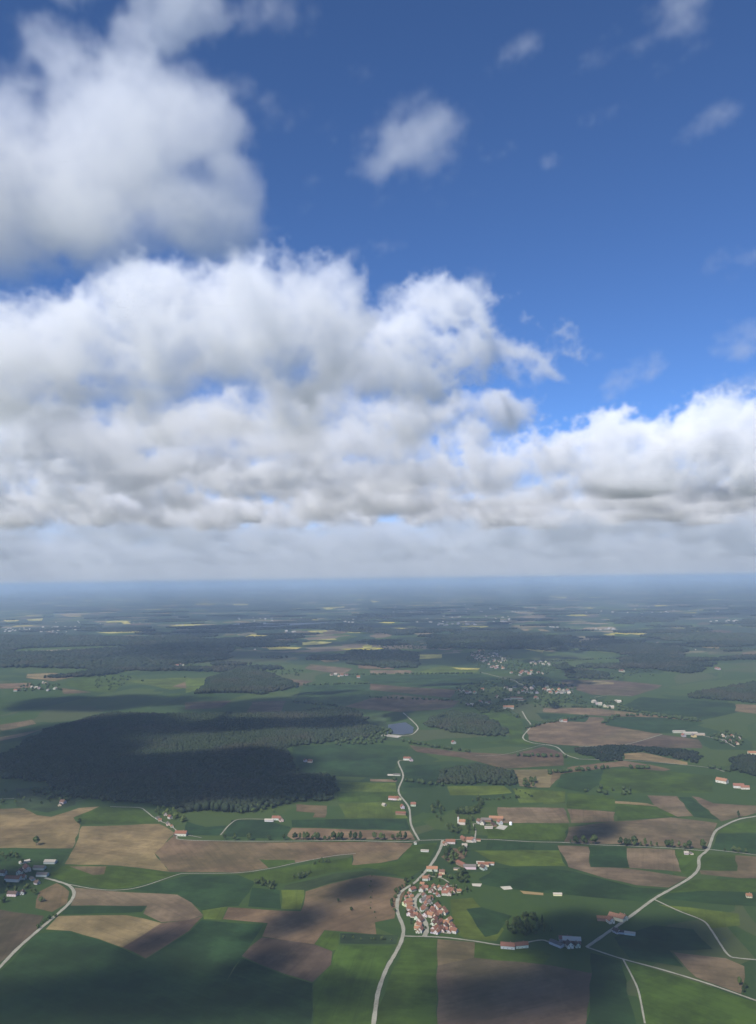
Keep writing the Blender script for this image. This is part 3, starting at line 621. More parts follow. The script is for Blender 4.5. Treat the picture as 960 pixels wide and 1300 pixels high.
house_proto('barn', 15, 32, 6.5, .55, False, False); house_proto('shed', 9, 20, 3.8, .4, False, False); house_proto('far', 11, 14, 5.5, .8, False, False); house_proto('garage', 5, 6.5, 2.5, .5, False, False)
house_proto('hall', 22, 60, 8, .25, False, False); house_proto('nave', 10, 18, 8, 1.1)
ROOFS = dict(red=(.235, .110, .066), orange=(.275, .142, .078), brown=(.16, .088, .060), grey=(.15, .128, .108), dark=(.090, .062, .048), pale=(.38, .33, .26), rust=(.225, .105, .068))
WALLS = dict(white=(.54, .50, .43), cream=(.62, .54, .37), grey=(.42, .41, .39), timber=(.22, .15, .10), yellow=(.72, .58, .28))
CNT = 0
def add_house(px, py, key, roof, wall, rot, label, group=None, cat='house', name=None, s=1.0, plain=False, lift=0):
    global CNT; CNT += 1
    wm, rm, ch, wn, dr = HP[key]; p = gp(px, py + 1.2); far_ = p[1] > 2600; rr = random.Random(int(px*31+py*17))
    nm = name or {'barn': 'barn', 'shed': 'farm_shed', 'farm': 'farmhouse', 'garage': 'field_hut', 'hall': 'warehouse'}.get(key, 'house')
    e = link(bpy.data.objects.new(nm, None)); e.location = (p[0], p[1], lift); e.rotation_euler.z = math.radians(rot); e.scale = (s*rr.uniform(.93, 1.08), s*rr.uniform(.93, 1.08), s*rr.uniform(.95, 1.05)); e.empty_display_size = 1
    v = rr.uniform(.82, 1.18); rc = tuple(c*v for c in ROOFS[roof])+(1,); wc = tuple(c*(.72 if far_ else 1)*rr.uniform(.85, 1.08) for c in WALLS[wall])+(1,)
    a = link(bpy.data.objects.new('wall', wm), e); a.color = wc
    r = link(bpy.data.objects.new('roof', rm), e); r.color = rc
    if not plain:
        if ch: c = link(bpy.data.objects.new('chimney', ch), r); c.color = (.3, .2, .16, 1)
        for m in wn: q = link(bpy.data.objects.new('window', m), e); q.color = (.05, .055, .06, 1)
        if dr: q = link(bpy.data.objects.new('door', dr), e); q.color = (.12, .08, .05, 1)
    tag(e, label, cat, group); return e
ROOFWORD = dict(red='red', orange='orange-red', brown='brown', grey='grey', dark='dark', pale='pale', rust='rusty red')
def row(spots, where, group, rot, keys=('cottage', 'house', 'small'), roofs=('red', 'orange', 'red', 'rust', 'brown'), frm='north', s=.78, jit=12):
    rr = random.Random(int(spots[0][0]*3+spots[0][1])); sp_ = sorted(spots, key=lambda q: q[1] if frm == 'north' else q[0])
    for i, (x, y) in enumerate(sp_):
        rf = rr.choice(roofs); wl = rr.choice(['white', 'white', 'cream', 'white']); kk = rr.choice(keys)
        rt = rot + rr.choice([0, 0, 90]) + rr.uniform(-jit, jit)
        add_house(x, y, kk, rf, wl, rt, f'{ROOFWORD[rf]}-roofed {"cream" if wl == "cream" else "white"} house, {ordinal(i)} from the {FROM[frm]} {where}', group, s=s)
e8 = lambda L: [(490+x/8, 1080+y/8) for x, y in L]
VG = 'houses of the red-roofed village'
row(e8([(270,400),(240,440),(215,480),(258,470),(230,520),(205,545),(235,560)]), 'in the upper left-hand village row', VG, 35)
row(e8([(245,595),(283,605),(245,645),(275,665),(305,650),(325,685),(350,715),(315,745),(345,765),(318,790),(330,822),(352,815)]), 'in the lower left-hand village row', VG, -25)
row(e8([(570,225),(548,255),(400,290),(432,282),(372,340),(368,372),(365,402),(402,385)]), 'by the upper village entrance', VG, -15)
row(e8([(470,400),(448,412),(490,378),(500,425),(545,385),(530,452),(600,400),(622,372),(600,440),(642,405),(642,442),(682,422),(700,398),(742,412)]), 'in the rightward arm of the village', VG, 5, frm='west')
row(e8([(392,462),(380,512),(418,512),(442,490),(412,548),(452,530),(390,572),(382,602),(420,612)]), 'in the middle village block', VG, 20, roofs=('red', 'rust', 'brown', 'grey'))
row(e8([(480,592),(510,562),(532,585),(582,605),(558,640),(602,635),(432,640),(462,622),(492,645),(408,655),(452,662),(512,668)]), 'in the stepped right-hand village block', VG, -35)
row(e8([(495,710),(485,752),(522,757),(550,727),(640,708),(618,742),(655,752),(672,785),(600,772),(560,792),(500,800),(540,812),(582,812),(612,800),(650,822),(692,822),(520,832),(480,825)]), 'in the lower village block', VG, -30)
add_house(490+470/8, 1080+195/8, 'farm', 'orange', 'white', 85, 'long orange-roofed house with bright front at the upper village entrance', s=.75)
# farms and hamlets nearer than three kilometres
def add(px, py, key, roof, wall, rot, label, **k): add_house(px, py, key, roof, wall, rot, label, **k)
add(645, 1202.5, 'farm', 'red', 'white', 78, 'red-roofed white farmhouse, left-hand of two beside the track bend', s=.78, name='farmhouse')
add(662, 1201.5, 'farm', 'red', 'white', 100, 'red-roofed white farmhouse, right-hand of two beside the track bend', s=.72, name='farmhouse')
add(726, 1195.5, 'barn', 'pale', 'timber', 82, 'long pale-topped barn in the shaded farm left of the road fork', s=.75, cat='barn')
add(718, 1193, 'farm', 'rust', 'white', 84, 'rusty-roofed farmhouse behind the pale barn left of the road fork', s=.7)
add(723, 1201.5, 'cottage', 'dark', 'white', 10, 'white house in front of the pale barn left of the road fork')
add(733, 1201, 'small', 'dark', 'white', 5, 'little white house nearest the road fork')
add(707, 1199, 'shed', 'grey', 'grey', 40, 'grey farm shed at the left end of the shaded farm', cat='shed')
add(768, 1167, 'shed', 'orange', 'timber', 80, 'low orange-roofed shed left of the white farmhouse on the pale road', cat='shed', s=1.1)
add(775, 1170, 'cottage', 'red', 'white', 15, 'white cottage between two orange roofs on the pale road')
add(784, 1166, 'barn', 'orange', 'cream', 50, 'large orange-roofed barn beside the pale road', cat='barn', s=.8)
add(791.5, 1166.5, 'cottage', 'orange', 'white', 30, 'white gabled house touching the pale road edge')
add(783, 1183, 'small', 'dark', 'white', 30, 'small white house in shade across the pale road')
add(792, 1184, 'shed', 'dark', 'grey', 75, 'dark shed in shade across the pale road', cat='shed', s=.8)
add(800, 1185.5, 'shed', 'pale', 'white', 70, 'pale-roofed shed in shade, farthest from the pale road', cat='shed', s=.8)
LFG = 'buildings of the shaded left-hand farm'
add(17, 1117, 'barn', 'red', 'white', 82, 'big red-roofed barn with white front in the left-hand farm', cat='barn', s=.85)
add(34, 1104, 'farm', 'rust', 'cream', 35, 'rusty-roofed long house rising behind the big red barn', s=.9)
add(25, 1108.5, 'house', 'brown', 'white', 10, 'white gabled house in the middle of the left-hand farm')
add(4, 1109.5, 'cottage', 'dark', 'white', 80, 'white house at the outer end of the left-hand farm')
add(29, 1115, 'cottage', 'rust', 'white', 80, 'small white-fronted house right below the rusty long house')
add(31, 1094.5, 'shed', 'pale', 'white', 130, 'narrow pale shed set aslant behind the left-hand farm', cat='shed', s=.9)
add(64, 1095, 'barn', 'pale', 'grey', 85, 'long pale-roofed shed at the far right end of the left-hand farm', cat='barn', s=.7)
add(50, 1102.5, 'barn', 'grey', 'grey', 85, 'upper grey-roofed barn in the left-hand farm', cat='barn', s=.65)
add(54, 1111, 'barn', 'grey', 'white', 85, 'lower grey-roofed barn with pale posts in the left-hand farm', cat='barn', s=.65)
add(41, 1115.5, 'shed', 'grey', 'grey', 40, 'small grey shed beside the lower grey barn', cat='shed', s=.7)
add(16, 1136, 'farm', 'dark', 'white', 82, 'dark-roofed white house standing alone below the left-hand farm', s=.7)
add(28, 1134, 'small', 'dark', 'grey', 10, 'small grey house beside the dark-roofed white one')
add(47, 1121, 'small', 'dark', 'white', 60, 'little white house close to the left-hand road end')
# church
ch_ = add_house(587, 1045.5, 'nave', 'orange', 'white', 75, 'white village church with orange roof and slender tower', cat='church', name='church', s=.8)
V, Fc = [], []; box(V, Fc, -2.2, 2.2, 9, 13.4, -.3, 20); b_ = link(bpy.data.objects.new('tower', me_of('tower', V, Fc, M_WALL)), ch_); b_.color = WALLS['white']+(1,)
k = 1; V = [(-2.6, 8.6, 20), (2.6, 8.6, 20), (2.6, 13.8, 20), (-2.6, 13.8, 20), (0, 11.2, 27)]; b2 = link(bpy.data.objects.new('spire', me_of('spire', V, [(0, 1, 4), (1, 2, 4), (2, 3, 4), (3, 0, 4), (3, 2, 1, 0)], M_ROOF)), b_); b2.color = ROOFS['dark']+(1,)
add(609, 1044, 'house', 'brown', 'white', 20, 'brown-roofed white house next to the grey barn by the church')
add(613, 1045.5, 'cottage', 'grey', 'white', -20, 'grey-roofed white house below the grey barn by the church')
add(617.5, 1041.5, 'barn', 'grey', 'timber', 80, 'grey-roofed barn in the church farm', cat='barn', s=.7)
add(630, 1040, 'barn', 'orange', 'timber', 80, 'large orange-roofed barn of the church farm', cat='barn', s=.85)
add(634.5, 1045, 'house', 'rust', 'white', 15, 'white gabled end house by the pale farm yard')
add(627, 1047, 'shed', 'dark', 'timber', 10, 'dark timber shed between orange barn and farm yard', cat='shed', s=.9)
add(620.5, 1050.5, 'shed', 'pale', 'white', 86, 'low white shed at the front of the church farm', cat='shed', s=.85)
p = gp(648.5, 1047.5); V, Fc = [], []
for zz, r in ((0, 3), (5.5, 3), (6.4, 2.2), (6.9, .2)):
    for i in range(20): V.append((r*math.cos(i*math.pi/10), r*math.sin(i*math.pi/10), zz))
for j in range(3):
    for i in range(20): Fc.append((j*20+i, j*20+(i+1) % 20, (j+1)*20+(i+1) % 20, (j+1)*20+i))
si = link(bpy.data.objects.new('silo', me_of('silo', V, Fc, M_WALL))); si.location = p; si.color = (.82, .82, .8, 1); tag(si, 'round white farm tank beyond the pale yard of the church farm', 'tank')
add(572, 1069.5, 'farm', 'red', 'white', 86, 'long red-roofed house with white front at the track junction', s=.8)
add(565, 1071.5, 'small', 'orange', 'cream', 10, 'tiny cream house at the corner of the road and track')
add(589, 1065.5, 'farm', 'rust', 'timber', 20, 'dark red barn-like house below the church', s=.7)
add(597, 1067.5, 'house', 'red', 'white', 80, 'white house beside the dark red building below the church')
add(601, 1067.5, 'cottage', 'grey', 'white', 10, 'white gabled house nearest the track leading right')
add(606, 1066.5, 'shed', 'rust', 'cream', 85, 'low rusty shed at the start of the track leading right', cat='shed', s=.7)
add(590, 1074, 'small', 'pale', 'white', 85, 'small white hut below the dark red building')
add(586, 1097.5, 'barn', 'rust', 'timber', 30, 'rusty red barn at the farm right of the upper village', cat='barn', s=.65)
add(596.5, 1101.5, 'barn', 'grey', 'white', 84, 'wide grey-roofed barn with white front right of the upper village', cat='barn', s=.7)
add(614, 1098, 'barn', 'red', 'cream', 80, 'red-roofed farm building by the dark wheat field', cat='barn', s=.6)
add(610, 1095, 'shed', 'pale', 'white', 84, 'white shed behind the red farm building by the wheat field', cat='shed', s=.7)
add(622, 1096.5, 'shed', 'orange', 'white', 84, 'white-fronted shed at the right end of the wheat field farm', cat='shed', s=.8)
add(614, 1102.5, 'cottage', 'dark', 'white', 30, 'white cottage in front of the wheat field farm')
add(580, 1103, 'shed', 'grey', 'cream', 85, 'low shed with cream front left of the wide grey barn', cat='shed', s=.6)
add(499, 1014, 'farm', 'red', 'white', 75, 'red-roofed long house in the roadside hamlet beyond the tree row', s=.8)
add(506, 1014, 'farm', 'rust', 'cream', 20, 'rusty-roofed house close to the road in the roadside hamlet', s=.7)
add(488, 1022, 'small', 'pale', 'cream', 40, 'pale hut at the left of the roadside hamlet')
add(511, 1025, 'cottage', 'red', 'white', 10, 'white gabled cottage below the red long house in the roadside hamlet')
add(509, 1033, 'barn', 'rust', 'timber', 80, 'rusty barn at the below the roadside hamlet', cat='barn', s=.65)
add(525, 1022, 'cottage', 'rust', 'white', 80, 'cottage across the road from the roadside hamlet')
add(517, 963.5, 'farm', 'rust', 'white', 80, 'white farmhouse at the top end of the winding road', s=.8)
add(522, 965, 'cottage', 'grey', 'white', 20, 'small house beside the farmhouse at the top of the winding road')
add(496, 983.5, 'shed', 'pale', 'white', 85, 'white hut in the field left of the winding road', cat='shed', s=.7)
add(504, 983.5, 'shed', 'grey', 'grey', 85, 'grey shed close to the winding road', cat='shed', s=.9)
add(539.5, 1080, 'shed', 'pale', 'white', 80, 'lone white field shed in the meadow left of the village road', cat='shed', s=.7)
add(527.5, 1070.5, 'garage', 'pale', 'white', 0, 'tiny white hut at the junction of the winding road', cat='hut')
add(230, 1059.5, 'farm', 'red', 'white', 84, 'red-roofed white farmhouse at the corner of the tan field', s=.95)
add(222, 1060, 'shed', 'dark', 'timber', 20, 'dark shed left of the red farmhouse at the tan field corner', cat='shed', s=.6)
row([(200,1038.5),(210,1034),(216,1038),(203,1041),(213.5,1046.5),(218.5,1049)], 'among the spring-green trees at the forest edge', 'houses at the forest edge', 30, roofs=('rust', 'orange', 'grey'), frm='west')
add(80, 1019, 'house', 'brown', 'white', 60, 'white house with brown roof alone below the big wood')
add(76, 1022, 'small', 'grey', 'cream', 10, 'small cream outbuilding beside the lone house below the big wood')
add(351, 1039.5, 'farm', 'rust', 'white', 80, 'rusty-roofed farm at the near edge of the big wood', s=.8)
add(342, 1041.5, 'shed', 'pale', 'white', 84, 'white shed left of the farm at the big wood edge', cat='shed', s=.9)
add(357, 1041.5, 'cottage', 'brown', 'cream', 20, 'cream cottage right of the farm at the big wood edge')
add(871.5, 1083.5, 'small', 'pale', 'white', 80, 'white hut below the right-hand tree row', s=.9); add(878, 1083.5, 'garage', 'grey', 'cream', 10, 'tiny cream hut beside the white hut below the tree row', cat='hut')
add(708, 1135.5, 'shed', 'pale', 'cream', 86, 'pale hut alone in the dark wheat field', cat='shed', s=.7)
add(951, 1138, 'small', 'orange', 'cream', 80, 'cream hut alone in the right-hand meadow')
add(770, 957.5, 'barn', 'rust', 'white', 84, 'long white-fronted building inside the tree belt', s=.85, cat='farmhouse', name='farmhouse')
add(762, 957.5, 'cottage', 'rust', 'cream', 10, 'small cream house beside the building in the tree belt')
add(862, 929, 'hall', 'pale', 'white', 86, 'long low white hall, left-hand of the factory by the brown field', cat='warehouse', s=.7)
add(876, 931, 'hall', 'pale', 'white', 86, 'long white factory hall with yellow end by the brown field', cat='warehouse', s=.75)
add(887, 932, 'hall', 'pale', 'cream', 86, 'cream factory hall at the right end by the brown field', cat='warehouse', s=.6)
add(881, 934.5, 'far', 'grey', 'yellow', 10, 'yellow house in front of the white factory halls')
add(868, 934, 'far', 'rust', 'grey', 10, 'rust-roofed house in front of the left-hand factory hall')
row([(918,934),(924,936),(930,934.5),(936,944),(938,937),(928,941),(920,941)], 'in the leafy hamlet right of the factory', 'houses of the hamlet right of the factory', 10, keys=('far',), frm='west', roofs=('pale', 'grey', 'rust'))
add(917, 992.5, 'farm', 'orange', 'white', 40, 'orange-roofed farm in the right-hand meadow below the dark wood', s=1.1)
add(938, 999, 'farm', 'rust', 'white', 75, 'rusty-roofed farm, left of the pair at the right edge')
add(946, 1000.5, 'farm', 'red', 'white', 84, 'red-roofed farm, right of the pair at the right edge', s=.8)
add(713, 915, 'far', 'grey', 'white', 10, 'white house alone in the wheat strip, left one'); add(718, 915.5, 'far', 'rust', 'white', 70, 'white house alone in the wheat strip, right one')
add(955, 957, 'farm', 'orange', 'cream', 84, 'orange-roofed house against the dark right-hand wood')
add(388, 966, 'far', 'brown', 'white', 20, 'white house in shade right of the big wood, left one', s=.9); add(394, 967, 'far', 'rust', 'cream', 70, 'cream house in shade right of the big wood, right one', s=.9)
add(576, 943, 'far', 'rust', 'white', 20, 'small white house at the foot of the oblong wood')
# villages further off: the houses of a village cannot be told apart
def hamlet(spots, label, group, rot=10, roofs=('red', 'rust', 'grey', 'pale', 'brown'), s=1.0):
    rr = random.Random(int(spots[0][0]))
    for x, y in spots: add_house(x, y, 'far', rr.choice(roofs), rr.choice(['white', 'white', 'cream']), rot+rr.choice([0, 90])+rr.uniform(-25, 25), label, group, plain=True, s=s*rr.uniform(.85, 1.15))
def spread(pts, n, seed, sp=17):
    rr = random.Random(seed); P = np.array(pts, float); lo, hi = P.min(0), P.max(0); out = []; k = 0
    while len(out) < n and k < 6000:
        k += 1; x = rr.uniform(lo[0], hi[0]); y = rr.uniform(lo[1], hi[1])
        if not in_poly(np.array([x]), np.array([y]), P)[0]: continue
        q = gp(x, y)
        if any(np.linalg.norm(q-gp(*a)) < sp for a in out): continue
        out.append((x, y))
    return out
c5 = lambda L: [(480+x/3.692, 760+y/3.692) for x, y in L]
hamlet(c5([(400,436),(415,440),(432,440),(455,441),(490,425),(380,430)]), 'small bright white house in the row at the left of the market village', 'left-hand row of the market village', s=1.1)
hamlet(c5([(600,420),(640,415),(622,428),(660,440),(680,432),(700,440),(720,420),(730,410),(745,440),(560,460),(720,440),(700,425),(742,466),(690,418)]), 'pale house in the centre of the market village', 'centre houses of the market village', s=1.1)
hamlet(c5([(800,430),(820,428),(850,425),(870,430),(890,430),(905,436),(780,425),(792,412),(840,440),(860,440),(878,438),(810,440),(895,442)]), 'white house in the right-hand estate of the market village', 'right-hand estate of the market village', roofs=('pale', 'red', 'grey'), s=1.1)
hamlet(c5([(420,495),(440,497),(480,485),(510,485),(525,490)]), 'small house among trees below the market village', 'houses below the market village')
add_house(*c5([(650,466)])[0], 'hall', 'rust', 'cream', 86, 'largest pinkish-roofed factory hall of the market village', cat='warehouse', s=.85, name='warehouse'); add_house(*c5([(605,470)])[0], 'hall', 'pale', 'white', 86, 'pale factory hall left of the pinkish one in the market village', cat='warehouse', s=.6, name='warehouse')
add_house(*c5([(675,474)])[0], 'hall', 'rust', 'cream', 80, 'smaller pinkish-roofed factory hall of the market village', cat='warehouse', s=.6, name='warehouse')
add_house(*c5([(612,512)])[0], 'barn', 'orange', 'white', 84, 'orange-roofed farm with a gravel yard below the market village', cat='barn', s=1.2)
hamlet(spread(c5([(415,290),(450,245),(500,240),(560,255),(610,290),(615,325),(540,328),(510,300)]), 54, 3), 'tiny pale house in the distant village beside the rapeseed strips', 'houses of the distant village')
hamlet(spread(c5([(710,298),(740,290),(810,296),(800,312),(725,312)]), 15, 4), 'tiny white house in the estate right of the distant village', 'estate right of the distant village', roofs=('pale', 'pale', 'grey'))
hamlet(spread(c5([(620,345),(700,335),(780,345),(780,355),(640,358)]), 13, 5), 'tiny house along the road between the two far villages', 'houses between the far villages')
hamlet([(754,891),(758,893),(762,894),(768,896.5),(773,897),(777,898),(782,890.5),(786,891)], 'pale low house in the row below the long brown field', 'row below the long brown field', roofs=('pale', 'grey'), s=1.1)
hamlet([(421,856.5),(426,856),(430,858),(434,857),(440,856.5),(455,859.5)], 'white house of the hilltop farm hamlet', 'houses of the hilltop farm hamlet', s=1.1)
hamlet([(41,872.5),(46,873),(50,873.5),(55,866.5),(59,867),(61,876),(70,874),(20,876.5),(24,876)], 'white house of the hamlet by the left-hand stubble fields', 'houses of the left-hand hamlet', s=1.1)
hamlet([(221,843.5),(225,844.5),(229,843),(233,844)], 'tiny white house beside the far left-hand forest band', 'houses by the left-hand forest', s=1.2)
hamlet([(250,910.5),(254,911),(262,910),(274,908)], 'tiny white house in shade along the big wood', 'houses along the big wood')
hamlet([(788,851.5),(791,852),(910,848.5),(913,849)], 'tiny white house in a clearing of the distant right-hand woods', 'houses in the right-hand clearing', s=1.2)
print('houses', CNT)
# towns too far off to count
rg = np.random.default_rng(21); V = []; Fc = []
def speck(x, y, wx, wy, h):
    k = len(V); V.extend([(x-wx, y-wy, 0), (x+wx, y-wy, 0), (x+wx, y+wy, 0), (x-wx, y+wy, 0), (x-wx, y-wy, h), (x+wx, y-wy, h), (x+wx, y+wy, h), (x-wx, y+wy, h), (x-wx, y, h*1.6), (x+wx, y, h*1.6)])
    Fc.extend([(k, k+1, k+5, k+4), (k+1, k+2, k+6, k+9, k+5), (k+2, k+3, k+7, k+6), (k+3, k, k+4, k+8, k+7), (k+4, k+5, k+9, k+8), (k+6, k+7, k+8, k+9)])
for px, py, sx, sy, n, big in ((40,800,60,3.5,150,1.0),(75,797,25,1.5,40,1.5),(590,793,25,1.2,30,1.8),(645,789.5,9,.6,10,3),(570,794,14,.8,14,2),(450,790,30,2,20,1.2),(235,794,20,1,10,1.2),(775,799,16,1.5,35,1),(920,789,30,2,40,1.2),(540,790,40,2,30,1.2),(370,803,12,1,14,1.8),(700,797,10,1.2,16,1),(840,822,40,4,30,.9),(140,790,60,5,30,1),(330,785,80,6,40,1.2),(600,775,140,8,80,1.4),(850,775,100,8,60,1.3),(250,825,70,9,26,.8),(620,785,80,5,50,1.2),(480,780,100,8,60,1.2)):
    for _ in range(n//3):
        q = gp(px+rg.normal()*sx*.55, py+rg.normal()*sy*.5); speck(q[0], q[1], 8*big*rg.uniform(.7, 1.5), 6*big, 5.5*min(big, 1.6))
mf = tint_material('far_house_walls', .2, .01); o = mesh('distant_houses', V, Fc, mf); o.color = (.34, .31, .28, 1); o['kind'] = 'stuff'; tag(o, 'pale specks of far towns scattered over the plain', 'houses', None, 'stuff')

# ------------------------------------------------------------------ haze over the land
def volume_material(name, color, dens):
    m = bpy.data.materials.new(name); m.use_nodes = True; t = m.node_tree; t.nodes.clear()
    out = t.nodes.new('ShaderNodeOutputMaterial'); pv = t.nodes.new('ShaderNodeVolumePrincipled'); pv.inputs['Color'].default_value = color+(1,); pv.inputs['Density'].default_value = dens
    pv.inputs['Anisotropy'].default_value = 0.0; pv.inputs['Density Attribute'].default_value = '' if name == 'haze' else 'density'
    t.links.new(pv.outputs[0], out.inputs['Volume']); return m
V, Fc = [], []; box(V, Fc, -gx-500, gx+500, gy0-500, gy1+500, -1, 545)
hz = mesh('haze', V, Fc, volume_material('haze', (.63, .80, 1.0), 4.2e-5)); hz['kind'] = 'stuff'

# ------------------------------------------------------------------ clouds: bodies of vapour with their own place, size and thickness
M_CLOUD = volume_material('cloud_vapour', (1, 1, 1), .005)
def band(shape, step, lam, seed, ani=None):
    rg = np.random.default_rng(seed); f = np.fft.rfftn(rg.standard_normal(shape).astype(np.float32))
    ks = [np.fft.fftfreq(n)/s for n, s in zip(shape[:2], step[:2])] + [np.fft.rfftfreq(shape[2])/step[2]]
    kx, ky = ks[0][:, None, None], ks[1][None, :, None]
    if ani: c_, s_ = math.cos(ani[0]), math.sin(ani[0]); kx, ky = (kx*c_+ky*s_)*ani[1], (ky*c_-kx*s_)
    k = np.sqrt(kx**2 + ky**2 + ks[2][None, None, :]**2)
    f *= np.exp(-((np.log(np.maximum(k, 1e-9)*lam))/.45)**2)
    o = np.fft.irfftn(f, s=shape, axes=(0, 1, 2)).astype(np.float32); return o/o.std()
def fbm(shape, step, lam, octs, seed, gain=.55, bil=True, ani=None):
    o = np.zeros(shape, np.float32); a = 1.
    for i in range(octs):
        b = band(shape, step, lam/2**i, seed+i, ani); o += a*((.8-np.abs(b)) if bil else b*.6); a *= gain
    return o
def cloud(name, label, lo, hi, step, fn, mat=M_CLOUD):
    step = np.array(step, float); lo = np.array(lo, float); n = np.ceil((np.array(hi)-lo)/step).astype(int)
    n = np.array([next(q for q in range(a, a+40) if max(p for p in (2, 3, 5, 7, 11, 13, 17, 19, 23, 29, 31, 37, 41, 43, 47) if q % p == 0 or p == 2) <= 7 and all(q % p for p in (11, 13, 17, 19, 23, 29, 31, 37, 41, 43, 47, 53, 59, 61, 67, 71, 73, 79, 83, 89, 97))) for a in n+1])
    hi = lo + (n-1)*step; s = tuple(int(v) for v in n)
    X = (lo[0]+step[0]*np.arange(s[0], dtype=np.float32))[:, None, None]; Y = (lo[1]+step[1]*np.arange(s[1], dtype=np.float32))[None, :, None]; Z = (lo[2]+step[2]*np.arange(s[2], dtype=np.float32))[None, None, :]
    d = fn(X, Y, Z, s, step).astype(np.float32); d[0] = d[-1] = 0; d[:, 0] = d[:, -1] = 0; d[:, :, -1] = 0; d[:, :, 0] *= float(lo[2] < 600)
    print(name, s, d.size, 'filled', round(float((d > 0).mean()), 3))
    me = bpy.data.meshes.new(name); me.vertices.add(d.size); at = me.attributes.new('vapour', 'FLOAT', 'POINT'); at.data.foreach_set('value', d.ravel()*200); me.materials.append(mat)
    o = link(bpy.data.objects.new(name, me)); tag(o, label, 'cloud', None, 'stuff')
    ng = bpy.data.node_groups.new(name, 'GeometryNodeTree')
    for io in ('INPUT', 'OUTPUT'): ng.interface.new_socket('Geometry', in_out=io, socket_type='NodeSocketGeometry')
    N, L = ng.nodes, ng.links; gi = N.new('NodeGroupInput'); go = N.new('NodeGroupOutput'); vc = N.new('GeometryNodeVolumeCube')
    vc.inputs['Min'].default_value = lo; vc.inputs['Max'].default_value = hi
    for a, k in zip('XYZ', s): vc.inputs['Resolution '+a].default_value = k
    def vm(op, src, val):
        q = N.new('ShaderNodeVectorMath'); q.operation = op; L.new(src, q.inputs[0])
        if val is not None: q.inputs[1].default_value = val
        return q.outputs['Value' if op == 'DOT_PRODUCT' else 0]
    v = vm('SUBTRACT', N.new('GeometryNodeInputPosition').outputs[0], tuple(lo)); v = vm('MULTIPLY', v, tuple(1/step)); v = vm('ADD', v, (.5, .5, .5)); v = vm('FLOOR', v, None)
    v = vm('DOT_PRODUCT', v, (float(s[1]*s[2]), float(s[2]), 1.0))
    fi = N.new('FunctionNodeFloatToInt'); L.new(v, fi.inputs[0])
    na = N.new('GeometryNodeInputNamedAttribute'); na.data_type = 'FLOAT'; na.inputs[0].default_value = 'vapour'
    si = N.new('GeometryNodeSampleIndex'); si.data_type = 'FLOAT'; si.domain = 'POINT'
    L.new(gi.outputs[0], si.inputs['Geometry']); L.new(na.outputs[0], si.inputs['Value']); L.new(fi.outputs[0], si.inputs['Index']); L.new(si.outputs[0], vc.inputs['Density'])
    sm = N.new('GeometryNodeSetMaterial'); sm.inputs['Material'].default_value = mat; L.new(vc.outputs[0], sm.inputs[0]); L.new(sm.outputs[0], go.inputs[0])
    o.modifiers.new('vapour', 'NODES').node_group = ng; return o
def puffs(X, Y, Z, s, blobs, slope=1.0):
    """distance-like field of a heap of flattened puffs; blob: photo spot, distance, half width and half height in photo pixels, depth factor"""
    e = np.full(s, -9, np.float32)
    for b in blobs:
        px, py, d, rw, rh = b[:5]; dep = b[5] if len(b) > 5 else 1.0; pk = b[6] if len(b) > 6 else 1.0
        c = EYE + ray(px, py)*d; rx = rw*d/F; rz = rh*d/F; ry = rx*dep
        q = np.sqrt(((X-c[0])/rx)**2 + ((Y-c[1])/ry)**2 + ((Z-c[2])/rz)**2)
        np.maximum(e, np.where(q < 1, (1-q)*pk, 1-q), out=e)
    return e
def sstep(x, a, b): t = np.clip((x-a)/(b-a), 0, 1); return t*t*(3-2*t)
# --- upper left: soft bright heap seen from below
UL = [(150,190,2300,150,100),(60,240,2250,130,90),(250,165,2350,85,70),(110,290,2200,100,45),(240,285,2250,95,38),(290,230,2300,46,60),(-60,230,2250,150,110),(170,60,2450,60,60,.8),(215,20,2500,70,50,.8),(10,140,2400,60,60),(150,-40,2500,100,50,1,.5)]
def f_ul(X, Y, Z, s, st):
    f = puffs(X, Y, Z, s, UL)*1.5 + fbm(s, st, 420, 5, 11, .5, False)*.32 + fbm(s, st, 170, 4, 19, .6)*.17 + .0
    return sstep(f, 0, .6)*.0043*np.clip((Z-1330)/120, 0, 1)
# --- the great left-hand heap
BG = [(330,400,4200,115,75),(200,420,4300,115,70),(400,380,4300,75,55),(420,420,4300,60,45),(90,450,4500,120,65),(10,470,4600,120,70),(270,470,4400,190,45,.8),(100,510,4700,190,40,.8),
      (-60,520,5000,150,110),(330,540,5400,170,42,.8),(150,560,5600,220,42,.8),(-20,590,5800,150,45),(500,440,4900,85,50,.7,.55),(590,440,5000,95,40,.7,.45),(560,390,5000,75,36,.7,.4),(650,452,5100,85,38,.7,.30),(480,480,5000,90,46,.8,.7),
      (430,540,5600,100,50,.8),(540,545,5800,95,38,.8,.7),(610,525,5800,70,30,.8,.5),(500,585,6200,120,30,.8),(250,600,6600,200,34,.8),(60,620,6900,200,34,.8),(400,600,6800,140,30,.8)] + [(x_, 590+(x_ % 70)*.15, 6300, 80, 30, .8) for x_ in range(20, 470, 85)] + [(x_, 556+(x_ % 50)*.2, 5900, 85, 32, .8) for x_ in range(150, 520, 80)] + [(x_, 574+(x_ % 40)*.2, 6100, 75, 30, .9) for x_ in range(120, 480, 70)]
def f_bg(X, Y, Z, s, st):
    n = fbm(s, st, 640, 6, 31, .64); f = puffs(X, Y, Z, s, BG)*1.35 + n*.38 + fbm(s, st, 900, 3, 41, .5, False)*.16 - .05
    return sstep(f, 0, .36)*.0050*np.clip((Z-1430-70*band(s, st, 800, 67))/260, 0, 1)*np.clip(.75+.5*n, .15, 1.4)
